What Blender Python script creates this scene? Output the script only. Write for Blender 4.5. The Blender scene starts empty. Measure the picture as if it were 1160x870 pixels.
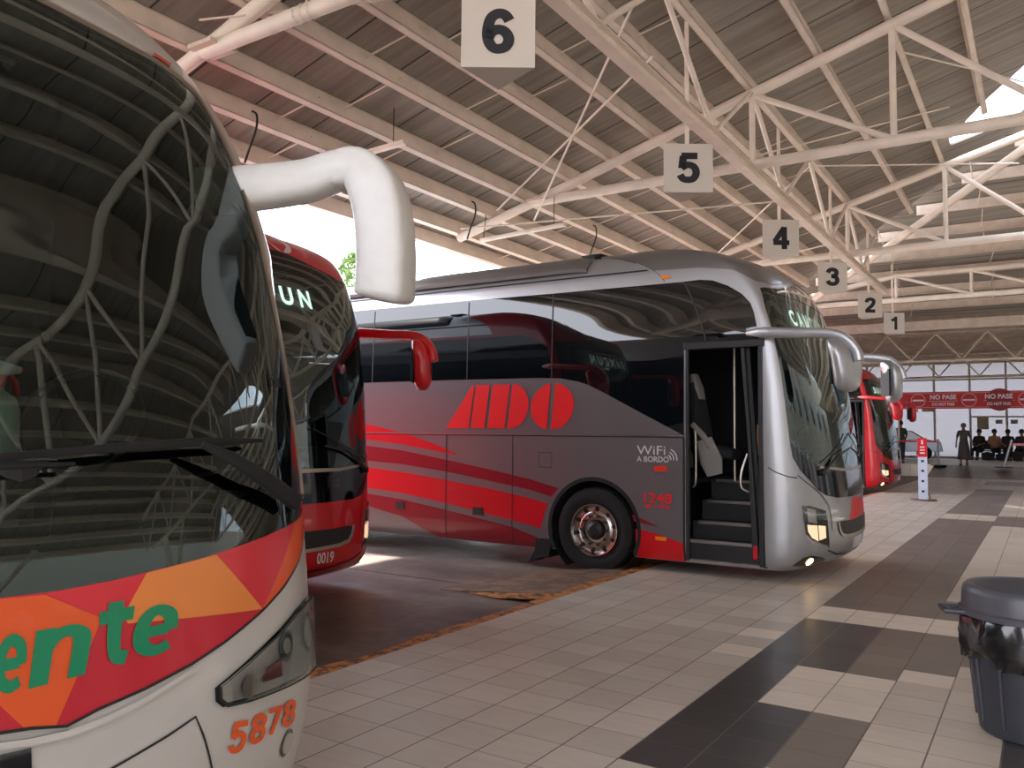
import bpy, bmesh, math, random
from mathutils import Vector, Matrix
from mathutils.geometry import tessellate_polygon
random.seed(7)
C = bpy.context.scene.collection
R = math.radians

# ---------------------------------------------------------------- objects and tags
def tag(o, label=None, cat=None, group=None, kind=None):
    if label: o['label'] = label
    if cat: o['category'] = cat
    if group: o['group'] = group
    if kind: o['kind'] = kind
    return o

def empty(name, loc=(0, 0, 0), rz=0.0, parent=None):
    o = bpy.data.objects.new(name, None)
    C.objects.link(o)
    o.location = loc
    o.rotation_euler = (0, 0, rz)
    o.empty_display_size = .2
    if parent: o.parent = parent
    return o

def link(name, verts, faces, mats, parent=None, smooth=False, mi=None, normals=None, auto=None):
    me = bpy.data.meshes.new(name)
    me.from_pydata([tuple(v) for v in verts], [], faces)
    if not isinstance(mats, (list, tuple)): mats = [mats]
    for m in mats: me.materials.append(m)
    if mi: me.polygons.foreach_set('material_index', mi)
    if smooth or normals or auto:
        me.polygons.foreach_set('use_smooth', [True] * len(me.polygons))
    me.update()
    if normals:
        me.normals_split_custom_set_from_vertices([tuple(n) for n in normals])
    elif auto:
        me.set_sharp_from_angle(angle=R(auto))
    o = bpy.data.objects.new(name, me)
    C.objects.link(o)
    if parent: o.parent = parent
    return o

class MB:
    """collects several shapes into ONE mesh"""
    def __init__(s): s.v = []; s.f = []; s.mi = []
    def add(s, v, f, mi=0):
        k = len(s.v)
        s.v += [Vector(p) for p in v]
        s.f += [tuple(i + k for i in q) for q in f]
        s.mi += [mi] * len(f)
        return s
    def box(s, lo, hi, mi=0, M=None):
        x0, y0, z0 = lo; x1, y1, z1 = hi
        v = [Vector(p) for p in ((x0,y0,z0),(x1,y0,z0),(x1,y1,z0),(x0,y1,z0),(x0,y0,z1),(x1,y0,z1),(x1,y1,z1),(x0,y1,z1))]
        if M: v = [M @ p for p in v]
        return s.add(v, [(0,3,2,1),(4,5,6,7),(0,1,5,4),(1,2,6,5),(2,3,7,6),(3,0,4,7)], mi)
    def tube(s, pts, r, n=10, mi=0, cap=True, flat=1.0, up=None):
        pts = [Vector(p) for p in pts]
        rs = r if isinstance(r, (list, tuple)) else [r] * len(pts)
        d0 = (pts[1] - pts[0]).normalized()
        u = Vector(up) if up else (Vector((0,0,1)) if abs(d0.z) < .9 else Vector((1,0,0)))
        a = (u - d0 * u.dot(d0)).normalized()
        rings = []
        for i, p in enumerate(pts):
            d = ((pts[i+1] if i+1 < len(pts) else p) - (pts[i-1] if i else p)).normalized()
            a = (a - d * a.dot(d)).normalized(); b = d.cross(a)
            rr = rs[i]
            ra, rb = rr if isinstance(rr, (list, tuple)) else (rr, rr * flat)
            rings.append([p + a * (ra * math.cos(2*math.pi*k/n)) + b * (rb * math.sin(2*math.pi*k/n)) for k in range(n)])
        v = [q for ring in rings for q in ring]; f = []
        for i in range(len(pts) - 1):
            for k in range(n):
                k2 = (k + 1) % n
                f.append((i*n+k, i*n+k2, (i+1)*n+k2, (i+1)*n+k))
        if cap:
            f.append(tuple(range(n))[::-1]); f.append(tuple((len(pts)-1)*n + k for k in range(n)))
        return s.add(v, f, mi)
    def sweep(s, pts, secs, up=(0,0,1), mi=0, e=.55):
        """rounded-rectangle sections (half sizes a along up, b across) swept along pts"""
        pts = [Vector(p) for p in pts]; u = Vector(up); n = 20; rings = []
        for i, p in enumerate(pts):
            d = ((pts[i+1] if i+1 < len(pts) else p) - (pts[i-1] if i else p)).normalized()
            a = (u - d * u.dot(d)).normalized(); b = d.cross(a)
            ra, rb = secs[i]
            ring = []
            for k in range(n):
                t = 2*math.pi*k/n; c, q = math.cos(t), math.sin(t)
                ring.append(p + a * ra * math.copysign(abs(c)**e, c) + b * rb * math.copysign(abs(q)**e, q))
            rings.append(ring); u = a
        v = [q for ring in rings for q in ring]; f = []
        for i in range(len(pts) - 1):
            for k in range(n):
                k2 = (k+1) % n
                f.append((i*n+k, i*n+k2, (i+1)*n+k2, (i+1)*n+k))
        f.append(tuple(range(n))[::-1]); f.append(tuple((len(pts)-1)*n + k for k in range(n)))
        return s.add(v, f, mi)
    def lathe(s, prof, n=32, axis='z', c=(0,0,0), mi=0, a0=0, a1=2*math.pi, flip=False):
        full = abs(a1 - a0 - 2*math.pi) < 1e-6
        m = n if full else n + 1
        v = []
        for (r, h) in prof:
            for k in range(m):
                t = a0 + (a1 - a0) * k / n
                p = (r*math.cos(t), r*math.sin(t), h) if axis == 'z' else ((r*math.cos(t), h, r*math.sin(t)) if axis == 'y' else (h, r*math.cos(t), r*math.sin(t)))
                v.append(Vector(p) + Vector(c))
        f = []
        for i in range(len(prof) - 1):
            for k in range(n):
                k2 = (k + 1) % m
                q = (i*m+k, i*m+k2, (i+1)*m+k2, (i+1)*m+k)
                f.append(q[::-1] if flip else q)
        return s.add(v, f, mi)
    def prism(s, poly, fn, d0, d1, mi=0):
        """poly in 2D, fn(x, y, d) -> 3D; closed solid"""
        n = len(poly)
        v = [fn(x, y, d0) for x, y in poly] + [fn(x, y, d1) for x, y in poly]
        tri = tessellate_polygon([[Vector((x, y, 0)) for x, y in poly]])
        f = [tuple(t) for t in tri] + [tuple(i + n for i in t[::-1]) for t in tri]
        f += [(i, i+n, (i+1) % n + n, (i+1) % n) for i in range(n)]
        return s.add(v, f, mi)
    def build(s, name, mats, parent=None, smooth=False, auto=None, bevel=0, seg=2, fixn=True):
        me_o = link(name, s.v, s.f, mats, parent, mi=s.mi)
        me = me_o.data
        if fixn:
            bm = bmesh.new(); bm.from_mesh(me)
            bmesh.ops.recalc_face_normals(bm, faces=bm.faces)
            bm.to_mesh(me); bm.free()
        if smooth or auto:
            me.polygons.foreach_set('use_smooth', [True] * len(me.polygons))
            if auto: me.set_sharp_from_angle(angle=R(auto))
        if bevel:
            b = me_o.modifiers.new('b', 'BEVEL'); b.width = bevel; b.segments = seg; b.limit_method = 'ANGLE'; b.angle_limit = R(40)
            b.harden_normals = False
        me.update()
        return me_o

def spline(pts, n=6):
    """Catmull-Rom through pts"""
    P = [Vector(p) for p in pts]; P = [P[0]*2 - P[1]] + P + [P[-1]*2 - P[-2]]
    out = []
    for i in range(1, len(P) - 2):
        for k in range(n):
            t = k / n
            out.append(.5 * ((2*P[i]) + (P[i+1]-P[i-1])*t + (2*P[i-1]-5*P[i]+4*P[i+1]-P[i+2])*t*t + (3*P[i]-P[i-1]-3*P[i+1]+P[i+2])*t**3))
    out.append(P[-2])
    return out

def copy_tree(o, parent=None):
    c = o.copy(); C.objects.link(c); c.parent = parent
    for ch in list(o.children): copy_tree(ch, c)
    return c

# ---------------------------------------------------------------- materials
def srgb(r, g, b):
    f = lambda c: (c/255/12.92) if c/255 <= .04045 else ((c/255+.055)/1.055)**2.4
    return (f(r), f(g), f(b), 1)

def nt(name):
    m = bpy.data.materials.new(name); m.use_nodes = True
    t = m.node_tree; return m, t, t.nodes, t.links, t.nodes['Principled BSDF']

def pbr(name, col, rough=.5, metal=0, coat=0, noise=0, nscale=8, rvar=0, spec=None, bump=0, bscale=60):
    m, t, N, L, b = nt(name)
    b.inputs['Base Color'].default_value = col
    b.inputs['Roughness'].default_value = rough
    b.inputs['Metallic'].default_value = metal
    b.inputs['Coat Weight'].default_value = coat
    b.inputs['Coat Roughness'].default_value = .04
    if spec is not None: b.inputs['Specular IOR Level'].default_value = spec
    if noise or rvar or bump:
        tc = N.new('ShaderNodeTexCoord')
        nz = N.new('ShaderNodeTexNoise'); nz.inputs['Scale'].default_value = nscale; nz.inputs['Detail'].default_value = 6
        L.new(tc.outputs['Object'], nz.inputs['Vector'])
        if noise:
            mp = N.new('ShaderNodeMapRange'); mp.inputs[1].default_value = .3; mp.inputs[2].default_value = .7
            mp.inputs[3].default_value = 1 - noise; mp.inputs[4].default_value = 1 + noise * .5
            L.new(nz.outputs['Fac'], mp.inputs[0])
            mx = N.new('ShaderNodeVectorMath'); mx.operation = 'SCALE'; mx.inputs[0].default_value = col[:3]
            L.new(mp.outputs[0], mx.inputs['Scale']); L.new(mx.outputs[0], b.inputs['Base Color'])
        if rvar:
            mr = N.new('ShaderNodeMapRange'); mr.inputs[3].default_value = max(0, rough - rvar); mr.inputs[4].default_value = rough + rvar
            L.new(nz.outputs['Fac'], mr.inputs[0]); L.new(mr.outputs[0], b.inputs['Roughness'])
        if bump:
            n2 = N.new('ShaderNodeTexNoise'); n2.inputs['Scale'].default_value = bscale
            L.new(tc.outputs['Object'], n2.inputs['Vector'])
            bp = N.new('ShaderNodeBump'); bp.inputs['Strength'].default_value = bump; bp.inputs['Distance'].default_value = .01
            L.new(n2.outputs['Fac'], bp.inputs['Height']); L.new(bp.outputs[0], b.inputs['Normal'])
    return m

def emit(name, col, s):
    m, t, N, L, b = nt(name)
    b.inputs['Base Color'].default_value = (0, 0, 0, 1)
    b.inputs['Emission Color'].default_value = col; b.inputs['Emission Strength'].default_value = s
    return m

def glassy(name, tint, base=.05, boost=1.0, rough=.01, wave=0.0):
    """thin tinted pane: what lies behind through the tint, plus a mirror image by Fresnel"""
    m = bpy.data.materials.new(name); m.use_nodes = True
    t = m.node_tree; N, L = t.nodes, t.links
    N.remove(N['Principled BSDF'])
    tr = N.new('ShaderNodeBsdfTransparent'); tr.inputs[0].default_value = tint
    gl = N.new('ShaderNodeBsdfGlossy'); gl.inputs['Roughness'].default_value = rough; gl.inputs[0].default_value = (.80, .94, .94, 1)
    fr = N.new('ShaderNodeFresnel'); fr.inputs[0].default_value = 1.5
    mp = N.new('ShaderNodeMath'); mp.operation = 'MULTIPLY_ADD'; mp.inputs[1].default_value = boost; mp.inputs[2].default_value = base; mp.use_clamp = True
    mx = N.new('ShaderNodeMixShader')
    L.new(fr.outputs[0], mp.inputs[0]); L.new(mp.outputs[0], mx.inputs[0])
    L.new(tr.outputs[0], mx.inputs[1]); L.new(gl.outputs[0], mx.inputs[2]); L.new(mx.outputs[0], N['Material Output'].inputs[0])
    if wave:
        tc = N.new('ShaderNodeTexCoord'); nz = N.new('ShaderNodeTexNoise'); nz.inputs['Scale'].default_value = 1.1; nz.inputs['Detail'].default_value = 1
        bp = N.new('ShaderNodeBump'); bp.inputs['Strength'].default_value = 1; bp.inputs['Distance'].default_value = wave
        L.new(tc.outputs['Object'], nz.inputs['Vector']); L.new(nz.outputs['Fac'], bp.inputs['Height'])
        L.new(bp.outputs[0], gl.inputs['Normal'])
    return m

M = {}
M['steel'] = pbr('painted_steel', srgb(242, 227, 212), .5, noise=.12, nscale=3)
M['steel_dk'] = pbr('painted_steel_dusty', srgb(226, 208, 190), .55, noise=.16, nscale=4)
M['silver'] = pbr('silver_paint', srgb(172, 172, 174), .34, .55, coat=.6, noise=.04, nscale=2)
M['shaded_silver'] = pbr('shaded_silver_paint', srgb(122, 116, 119), .38, .4, coat=.4)  # silver paint darkened: shade of the mirrored surroundings put into the colour
M['roofgrey'] = pbr('roof_grey_and_shade', srgb(120, 116, 112), .4, .35, coat=.3)  # pod grey; on the silver dome it paints the shade under the bay roof
M['red'] = pbr('red_paint', srgb(214, 18, 34), .3, 0, coat=.8)
M['redstripe'] = pbr('red_vinyl', srgb(214, 8, 30), .35, 0, coat=.4)
M['redbright'] = pbr('bright_red_vinyl', srgb(248, 34, 38), .4, 0)
M['darkred'] = pbr('dark_red_vinyl', srgb(140, 10, 34), .35, 0, coat=.4)
M['orange'] = pbr('orange_vinyl', srgb(240, 92, 28), .35, 0, coat=.3)
M['lorange'] = pbr('light_orange_vinyl', srgb(244, 142, 60), .35, 0, coat=.3)
M['crimson'] = pbr('crimson_vinyl', srgb(206, 26, 48), .35, 0, coat=.3)
M['wred'] = pbr('warm_red_vinyl', srgb(226, 38, 54), .35, 0, coat=.3)
M['green'] = pbr('green_vinyl', srgb(0, 142, 96), .4, 0, coat=.2)
M['number_orange'] = pbr('number_orange', srgb(240, 96, 32), .4)
M['white'] = pbr('white_coach_paint', srgb(206, 204, 199), .3, 0, coat=.6, noise=.03, nscale=4)
M['mirrorwhite'] = pbr('white_mirror_plastic', srgb(226, 224, 220), .4, 0, coat=.3, noise=.04, nscale=20)
M['black'] = pbr('gloss_black', (.008, .008, .009, 1), .08, 0, coat=.6)
M['mask'] = pbr('windscreen_mask', (.006, .006, .007, 1), .06, 0, coat=.8)
M['sideglass'] = pbr('dark_side_glass', (.004, .006, .008, 1), .02, 0, spec=.7)
M['rubber'] = pbr('rubber', (.012, .012, .013, 1), .8, noise=.3, nscale=10)
M['plastic'] = pbr('dark_plastic', (.018, .018, .02, 1), .5)
M['lining'] = pbr('dark_lining', (.012, .012, .014, 1), .8)
M['chrome'] = pbr('polished_aluminium', srgb(200, 196, 194), .18, 1)
M['chrome_d'] = pbr('dull_chrome', srgb(190, 180, 168), .35, .9)
M['alu'] = pbr('aluminium', srgb(176, 174, 172), .3, .9)
M['seat'] = pbr('seat_shell', srgb(150, 144, 140), .6)
M['seatblack'] = pbr('seat_fabric', (.02, .02, .024, 1), .9)
M['lamp_house'] = pbr('lamp_housing', srgb(206, 200, 194), .3, .35, coat=1)
M['lamp_dark'] = pbr('lamp_dark', (.02, .02, .02, 1), .15, .3, coat=1)
M['lampglow'] = emit('lamp_glow', (1, .66, .4, 1), 1.05)
M['foglow'] = emit('fog_glow', (1, .6, .25, 1), 9)
M['ledwhite'] = emit('led_white', (.86, 1, .93, 1), 1.9)
M['amber'] = pbr('amber_lens', srgb(250, 140, 30), .25, coat=.6)
M['redlens'] = pbr('red_lens', srgb(236, 60, 44), .25, coat=.6)
M['windscreen'] = glassy('windscreen_glass', (.42, .52, .46, 1), .07, 1.5)
M['wscreen'] = glassy('big_windscreen_glass', (.42, .54, .49, 1), .035, 1.05)
M['lensglass'] = glassy('lamp_lens', (.93, .93, .93, 1), .04, 1.0)
M['signwhite'] = pbr('sign_white', srgb(214, 204, 192), .6)
M['signgrey'] = pbr('sign_underside', srgb(196, 184, 170), .7)
M['ink'] = pbr('sign_ink', srgb(32, 32, 38), .6)
M['vinylwhite'] = pbr('white_vinyl', srgb(225, 222, 224), .5)
M['tick'] = pbr('mirror_glass', (.02, .025, .03, 1), .5, 0, spec=.15)
# ---------------------------------------------------------------- coach skins: S(t, v) -> point
def arc_table(n, D=.9, hw=1.27, N=400):
    pts = [(math.cos(math.pi/2*i/N)**(2/n), math.sin(math.pi/2*i/N)**(2/n)) for i in range(N+1)]
    out = [(0,) + pts[0]]; s = 0
    for i in range(1, N+1):
        s += math.hypot((pts[i][0]-pts[i-1][0])*D, (pts[i][1]-pts[i-1][1])*hw); out.append((s,) + pts[i])
    return out

def pchip(xs, ys, x):
    n = len(xs)
    if x <= xs[0]: return ys[0]
    if x >= xs[-1]: return ys[-1]
    i = 0
    while x > xs[i+1]: i += 1
    def d(k):
        if k == 0: return (ys[1]-ys[0])/(xs[1]-xs[0])
        if k == n-1: return (ys[-1]-ys[-2])/(xs[-1]-xs[-2])
        a = (ys[k]-ys[k-1])/(xs[k]-xs[k-1]); b = (ys[k+1]-ys[k])/(xs[k+1]-xs[k])
        return 0 if a*b <= 0 else 2*a*b/(a+b)
    h = xs[i+1]-xs[i]; t = (x-xs[i])/h
    return (1+2*t)*(1-t)**2*ys[i] + t*(1-t)**2*h*d(i) + t*t*(3-2*t)*ys[i+1] + t*t*(t-1)*h*d(i+1)

class Body:
    def __init__(s, rows, xc, n=2.6, mind=.35):
        s.rows = rows; s.xc = xc; s.mind = mind; s.tab = arc_table(n); s.T = s.tab[-1][0]
        s.vs = [r[0] for r in rows]; s.cols = [[r[k] for r in rows] for k in (1, 2, 3)]; s.cache = {}
    def prof(s, v):
        k = round(v, 5)
        if k not in s.cache: s.cache[k] = tuple(pchip(s.vs, c, k) for c in s.cols)
        return s.cache[k]
    def pt(s, t, v):
        z, hw, xn = s.prof(v); xc = min(s.xc, xn - s.mind); a = abs(t); sg = -1 if t > 0 else 1
        if a >= s.T:
            w = max(0, min(1, (a-s.T-.7)/1.5)); w = w*w*(3-2*w)
            return Vector(((xc*(1-w)+s.xc*w)-(a-s.T), sg*hw, z))
        lo, hi = 0, len(s.tab)-1
        while hi-lo > 1:
            m = (lo+hi)//2
            if s.tab[m][0] <= a: lo = m
            else: hi = m
        A, B = s.tab[lo], s.tab[hi]; k = (a-A[0])/(B[0]-A[0])
        return Vector((xc+(xn-xc)*(A[1]+k*(B[1]-A[1])), sg*hw*(A[2]+k*(B[2]-A[2])), z))
    def nrm(s, t, v):
        h = .006
        v0, v1 = max(s.vs[0], v-h), min(s.vs[-1], v+h)
        dt = s.pt(t+h, v) - s.pt(t-h, v); dv = s.pt(t, v1) - s.pt(t, v0)
        n = dv.cross(dt)
        return n.normalized() if n.length > 1e-9 else Vector((0, 0, 1))
    def S(s, t, v, off=0.0):
        p = s.pt(t, v)
        return p + s.nrm(t, v)*off if off else p

def glines(b, lo, hi, fine):
    out = []; x = math.ceil((lo+1e-5)/fine)*fine
    while x < hi-1e-5:
        if abs(x) <= b.T+.12 or abs(round(x/.5)*.5 - x) < 1e-4: out.append(x)
        x += fine
    return out

def patch(name, b, loops, off, mat, parent, fine=.05, vf=.05, skirt=0.0, mirror=False, label=None):
    """a skin piece: outline(s) in (t, v) laid on the coach surface, raised by off; holes are further loops"""
    vs = []; 
    for lp in loops: vs += lp
    tri = tessellate_polygon([[Vector((t, v, 0)) for t, v in lp] for lp in loops])
    bm = bmesh.new(); bv = [bm.verts.new((t, v, 0)) for t, v in vs]
    for a, c, d in tri:
        if len({a, c, d}) == 3:
            try: bm.faces.new((bv[a], bv[c], bv[d]))
            except ValueError: pass
    if mirror:
        g = bmesh.ops.duplicate(bm, geom=bm.verts[:] + bm.edges[:] + bm.faces[:])
        for e in g['geom']:
            if isinstance(e, bmesh.types.BMVert): e.co.x = -e.co.x
        bmesh.ops.remove_doubles(bm, verts=bm.verts[:], dist=1e-5)
    ts = [q.co.x for q in bm.verts]; ws = [q.co.y for q in bm.verts]
    for x in glines(b, min(ts), max(ts), fine):
        bmesh.ops.bisect_plane(bm, geom=bm.verts[:] + bm.edges[:] + bm.faces[:], dist=1e-5, plane_co=(x, 0, 0), plane_no=(1, 0, 0))
    y = math.ceil((min(ws)+1e-5)/vf)*vf
    while y < max(ws)-1e-5:
        bmesh.ops.bisect_plane(bm, geom=bm.verts[:] + bm.edges[:] + bm.faces[:], dist=1e-5, plane_co=(0, y, 0), plane_no=(0, 1, 0))
        y += vf if y < 3.2 else vf/2
    bm.normal_update()
    for f in bm.faces:
        if f.normal.z > 0: f.normal_flip()
    bound = [(e.verts[0].index, e.verts[1].index) for e in []]
    bm.verts.index_update()
    bound = [(e.verts[0].index, e.verts[1].index) for e in bm.edges if len(e.link_faces) == 1]
    P = []; Nn = []; tv = []
    for q in bm.verts:
        t, v = q.co.x, q.co.y; n = b.nrm(t, v); tv.append((t, v))
        P.append(b.pt(t, v) + n*off); Nn.append(n)
    F = [tuple(q.index for q in f.verts) for f in bm.faces]
    bm.free()
    if skirt:
        m = {}
        for a, c in bound:
            for i in (a, c):
                if i not in m:
                    m[i] = len(P); P.append(P[i] - Nn[i]*skirt); Nn.append(Nn[i])
            F.append((a, c, m[c], m[a]))
    o = link(name, P, F, mat, parent, normals=Nn)
    if label: o['label'] = label
    return o

_gl = {}
STROKES = {
 '0': [('c', .31, .5, .20, .40)], '8': [('c', .31, .725, .185, .175), ('c', .31, .30, .215, .20)],
 '1': [('l', (.40, 0), (.40, 1)), ('l', (.44, .86), (.08, .70))],
 '2': [('s', (.08,.68),(.14,.84),(.32,.9),(.49,.83),(.51,.66),(.40,.46),(.20,.26),(.10,.10)), ('l', (.0,.1),(.6,.1))],
 '3': [('s', (.07,.72),(.15,.86),(.32,.9),(.47,.83),(.49,.68),(.41,.56),(.24,.53)), ('s', (.24,.53),(.45,.48),(.53,.30),(.45,.14),(.30,.1),(.14,.14),(.06,.28))],
 '4': [('l', (.44,.97),(.06,.34)), ('l', (.0,.29),(.64,.29)), ('l', (.44,1),(.44,0))],
 '5': [('l', (.10,.9),(.57,.9)), ('l', (.16,.9),(.11,.48)), ('s', (.10,.50),(.28,.60),(.47,.53),(.53,.33),(.45,.15),(.30,.1),(.14,.14),(.06,.27))],
 '6': [('s', (.53,.74),(.44,.87),(.30,.9),(.16,.78),(.10,.5),(.12,.28),(.20,.14),(.32,.1),(.46,.16),(.52,.32),(.45,.48),(.32,.54),(.18,.48),(.11,.34))],
 '7': [('l', (.02,.9),(.6,.9)), ('l', (.54,.95),(.22,0))],
 '9': [('s', (.09,.26),(.18,.13),(.32,.1),(.46,.22),(.52,.5),(.50,.72),(.42,.86),(.30,.9),(.16,.84),(.10,.68),(.17,.52),(.30,.46),(.44,.52),(.51,.66))],
 'e': [('l', (.14,.49),(.50,.49)), ('s', (.53,.45),(.50,.76),(.31,.9),(.15,.77),(.1,.48),(.16,.22),(.34,.1),(.52,.17))],
 'n': [('l', (.1,0),(.1,1)), ('s', (.10,.62),(.20,.83),(.36,.9),(.49,.80),(.52,.58),(.52,.3),(.52,0))],
 't': [('s', (.22,1.0),(.22,.7),(.22,.38),(.27,.16),(.46,.10)), ('l', (.0,.78),(.48,.78))],
 'O': [('c', .34, .5, .24, .40)], 'r': [('l', (.1,0),(.1,1)), ('s', (.10,.6),(.22,.85),(.42,.88))], 'i': [('l', (.1,0),(.1,.72)), ('l', (.1,.82),(.1,1))],
}
def stroke_glyphs(txt, w):
    """heavy letters and digits drawn as broad strokes"""
    V, F = [], []; x0 = 0
    for ch in txt:
        for st in STROKES[ch]:
            if st[0] == 'c':
                _, cx, cy, rx, ry = st; P = [Vector((cx+rx*math.cos(2*math.pi*k/28), cy+ry*math.sin(2*math.pi*k/28))) for k in range(29)]
            elif st[0] == 'l': P = [Vector(q) for q in st[1:]]
            else: P = [Vector((q.x, q.y)) for q in spline([(a, c, 0) for a, c in st[1:]], 4)]
            k = len(V)
            for i, p in enumerate(P):
                if st[0] == 'c': d = P[(i+1) % 28] - P[(i-1) % 28]
                else: d = P[min(i+1, len(P)-1)] - P[max(i-1, 0)]
                d.normalize(); n = Vector((-d.y, d.x))*w/2
                V += [(x0+p.x+n.x, p.y+n.y), (x0+p.x-n.x, p.y-n.y)]
            for i in range(len(P)-1): F.append((k+2*i, k+2*i+1, k+2*i+3, k+2*i+2))
        x0 += .78
    xs = [p[0] for p in V]; ys = [p[1] for p in V]
    return V, F, (min(xs), max(xs), min(ys), max(ys))

def glyphs(txt, bold=.02, shear=0.0, space=1.0):
    """filled letter shapes from the built-in font -> 2D verts, faces, bbox"""
    key = (txt, bold, shear, space)
    if key in _gl: return _gl[key]
    if bold >= .035 and all(ch in STROKES for ch in txt): _gl[key] = stroke_glyphs(txt, .10 + bold*2.4); return _gl[key]
    cu = bpy.data.curves.new('txt', 'FONT'); cu.body = txt; cu.offset = bold; cu.shear = shear; cu.resolution_u = 4
    cu.space_character = space
    ob = bpy.data.objects.new('txt', cu); C.objects.link(ob)
    dg = bpy.context.evaluated_depsgraph_get()
    me = bpy.data.meshes.new_from_object(ob.evaluated_get(dg))
    V = [(q.co.x, q.co.y) for q in me.vertices]; F = [tuple(p.vertices) for p in me.polygons]
    bpy.data.objects.remove(ob); bpy.data.curves.remove(cu); bpy.data.meshes.remove(me)
    xs = [p[0] for p in V]; ys = [p[1] for p in V]
    _gl[key] = (V, F, (min(xs), max(xs), min(ys), max(ys)))
    return _gl[key]

def lettering(name, fn, txt, quad, mat, parent, bold=.02, off=0.004, nfn=None, space=1.0):
    """text filling quad (BL, BR, TL, TR) of 2D coordinates; fn(u, v) -> 3D"""
    V, F, (x0, x1, y0, y1) = glyphs(txt, bold, 0, space)
    BL, BR, TL, TR = [Vector(q) for q in quad]
    P = []; 
    for x, y in V:
        a = (x-x0)/(x1-x0); c = (y-y0)/(y1-y0)
        q = (BL*(1-a)+BR*a)*(1-c) + (TL*(1-a)+TR*a)*c
        P.append(fn(q.x, q.y))
    o = link(name, P, F, mat, parent)
    return o

def decal_text(name, b, txt, quad, mat, parent, bold=.02, off=.006, space=1.0):
    return lettering(name, lambda t, v: b.S(t, v, off), txt, quad, mat, parent, bold, space=space)
VROWS = [(.12,.12,1.22,-.30),(.2,.2,1.26,-.10),(.3,.3,1.275,-.02),(.45,.45,1.28,0),(.6,.6,1.28,0),(.9,.9,1.28,-.017),(1.3,1.3,1.28,-.064),(1.7,1.7,1.28,-.114),(2.1,2.1,1.28,-.19),(2.5,2.5,1.275,-.31),(2.8,2.8,1.265,-.41),(3.1,3.1,1.255,-.535),(3.3,3.3,1.24,-.69),(3.4,3.4,1.215,-.85),(3.5,3.5,1.15,-1.09),(3.58,3.58,1.05,-1.35),(3.64,3.64,.92,-1.65),(3.68,3.68,.75,-1.95)]
WROWS = [(.12,.12,1.2,-.2),(.2,.2,1.24,-.1),(.3,.3,1.26,-.06),(.45,.45,1.275,-.02),(.6,.6,1.28,0),(.9,.9,1.28,-.04),(1.3,1.3,1.28,-.135),(1.7,1.7,1.28,-.29),(2.1,2.1,1.28,-.48),(2.5,2.5,1.28,-.66),(2.8,2.8,1.275,-.82),(3.1,3.1,1.265,-1.06),(3.3,3.3,1.25,-1.27),(3.45,3.45,1.22,-1.45),(3.6,3.6,1.15,-1.68),(3.7,3.7,1.05,-1.95),(3.76,3.76,.9,-2.3),(3.79,3.79,.7,-2.6)]
VB = Body(VROWS, -.675)
WB = Body(WROWS, -.9)
TE = 13.4          # rear end of a coach in t

def half_outline(TEn, v0, v1, arches):
    """outer loop of the near half 0..TE with wheel-arch notches cut from the bottom edge"""
    lp = [(0, v1), (0, v0)]
    for c, r, h in arches:
        a0 = math.asin(max(-1, min(1, (h - v0)/r)))
        n = 18
        for k in range(n+1):
            a = math.pi + a0 - (math.pi + 2*a0) * k / n
            lp.append((c + r*math.cos(a), max(v0, h + r*math.sin(a))))
    lp += [(TEn, v0), (TEn, v1)]
    return lp

def shell(name, b, holes_near, holes_far, arches, mat, parent, off=0.0, vend=None, hole_c=None):
    """whole coach skin: near half, far half, roof cap, tail and floor in ONE mesh"""
    vend = vend or b.vs[-1]
    v0 = b.vs[0]; objs = []
    for sg, holes in ((1, holes_near), (-1, holes_far)):
        lp = half_outline(TE, v0, vend, arches)
        if hole_c:   # half of the windscreen, reaching t = 0: cut as a bite out of the t = 0 edge
            k = [(0, v1) for v1 in ()]
            lp = [lp[0]] + [(t, v) for t, v in hole_c] + lp[1:]
        loops = [[(sg*t, v) for t, v in q] for q in [lp] + holes]
        objs.append(patch(name, b, loops, off, mat, None))
    vs, fs, nn = [], [], []
    for o in objs:
        k = len(vs)
        vs += [q.co.copy() for q in o.data.vertices]; fs += [tuple(i+k for i in p.vertices) for p in o.data.polygons]
    # recompute normals analytically is not needed at the seam: keep each half's own
    for o in objs:
        me = o.data; per = [None]*len(me.vertices)
        for lpn, ln in zip(me.loops, me.corner_normals): per[lpn.vertex_index] = ln.vector.copy()
        nn += [p or Vector((0,0,1)) for p in per]
    for o in objs:
        me = o.data; bpy.data.objects.remove(o); bpy.data.meshes.remove(me)
    # roof cap
    ts = [0]; x = .05
    while x < b.T + .12: ts.append(x); x += .05
    x = math.ceil(ts[-1]/.5)*.5
    while x < TE: ts.append(x); x += .5
    ts.append(TE)
    k = len(vs)
    for t in ts:
        for s in (-1, -.5, 0, .5, 1):
            p = b.S(t, vend, off); q = b.S(-t, vend, off)
            m = (p+q)/2 + (q-p)/2*s; m.z += .02*(1-s*s)
            vs.append(m); nn.append(Vector((0, 0, 1)))
    for i in range(len(ts)-1):
        for j in range(4):
            a = k+i*5+j; fs.append((a, a+1, a+6, a+5))
    # tail
    k = len(vs); vv = [v0 + (vend-v0)*i/20 for i in range(21)]
    for v in vv:
        for s in (1, -1): vs.append(b.S(s*TE, v, off)); nn.append(Vector((-1, 0, 0)))
    for i in range(20): a = k+2*i; fs.append((a, a+1, a+3, a+2))
    # underside
    k = len(vs)
    for t in ts:
        for s in (1, -1): 
            p = b.S(s*t, v0, off); p.z += .06
            vs.append(p); nn.append(Vector((0, 0, -1)))
    for i in range(len(ts)-1): a = k+2*i; fs.append((a, a+2, a+3, a+1))
    return link(name, vs, fs, mat, parent, normals=nn)

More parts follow.
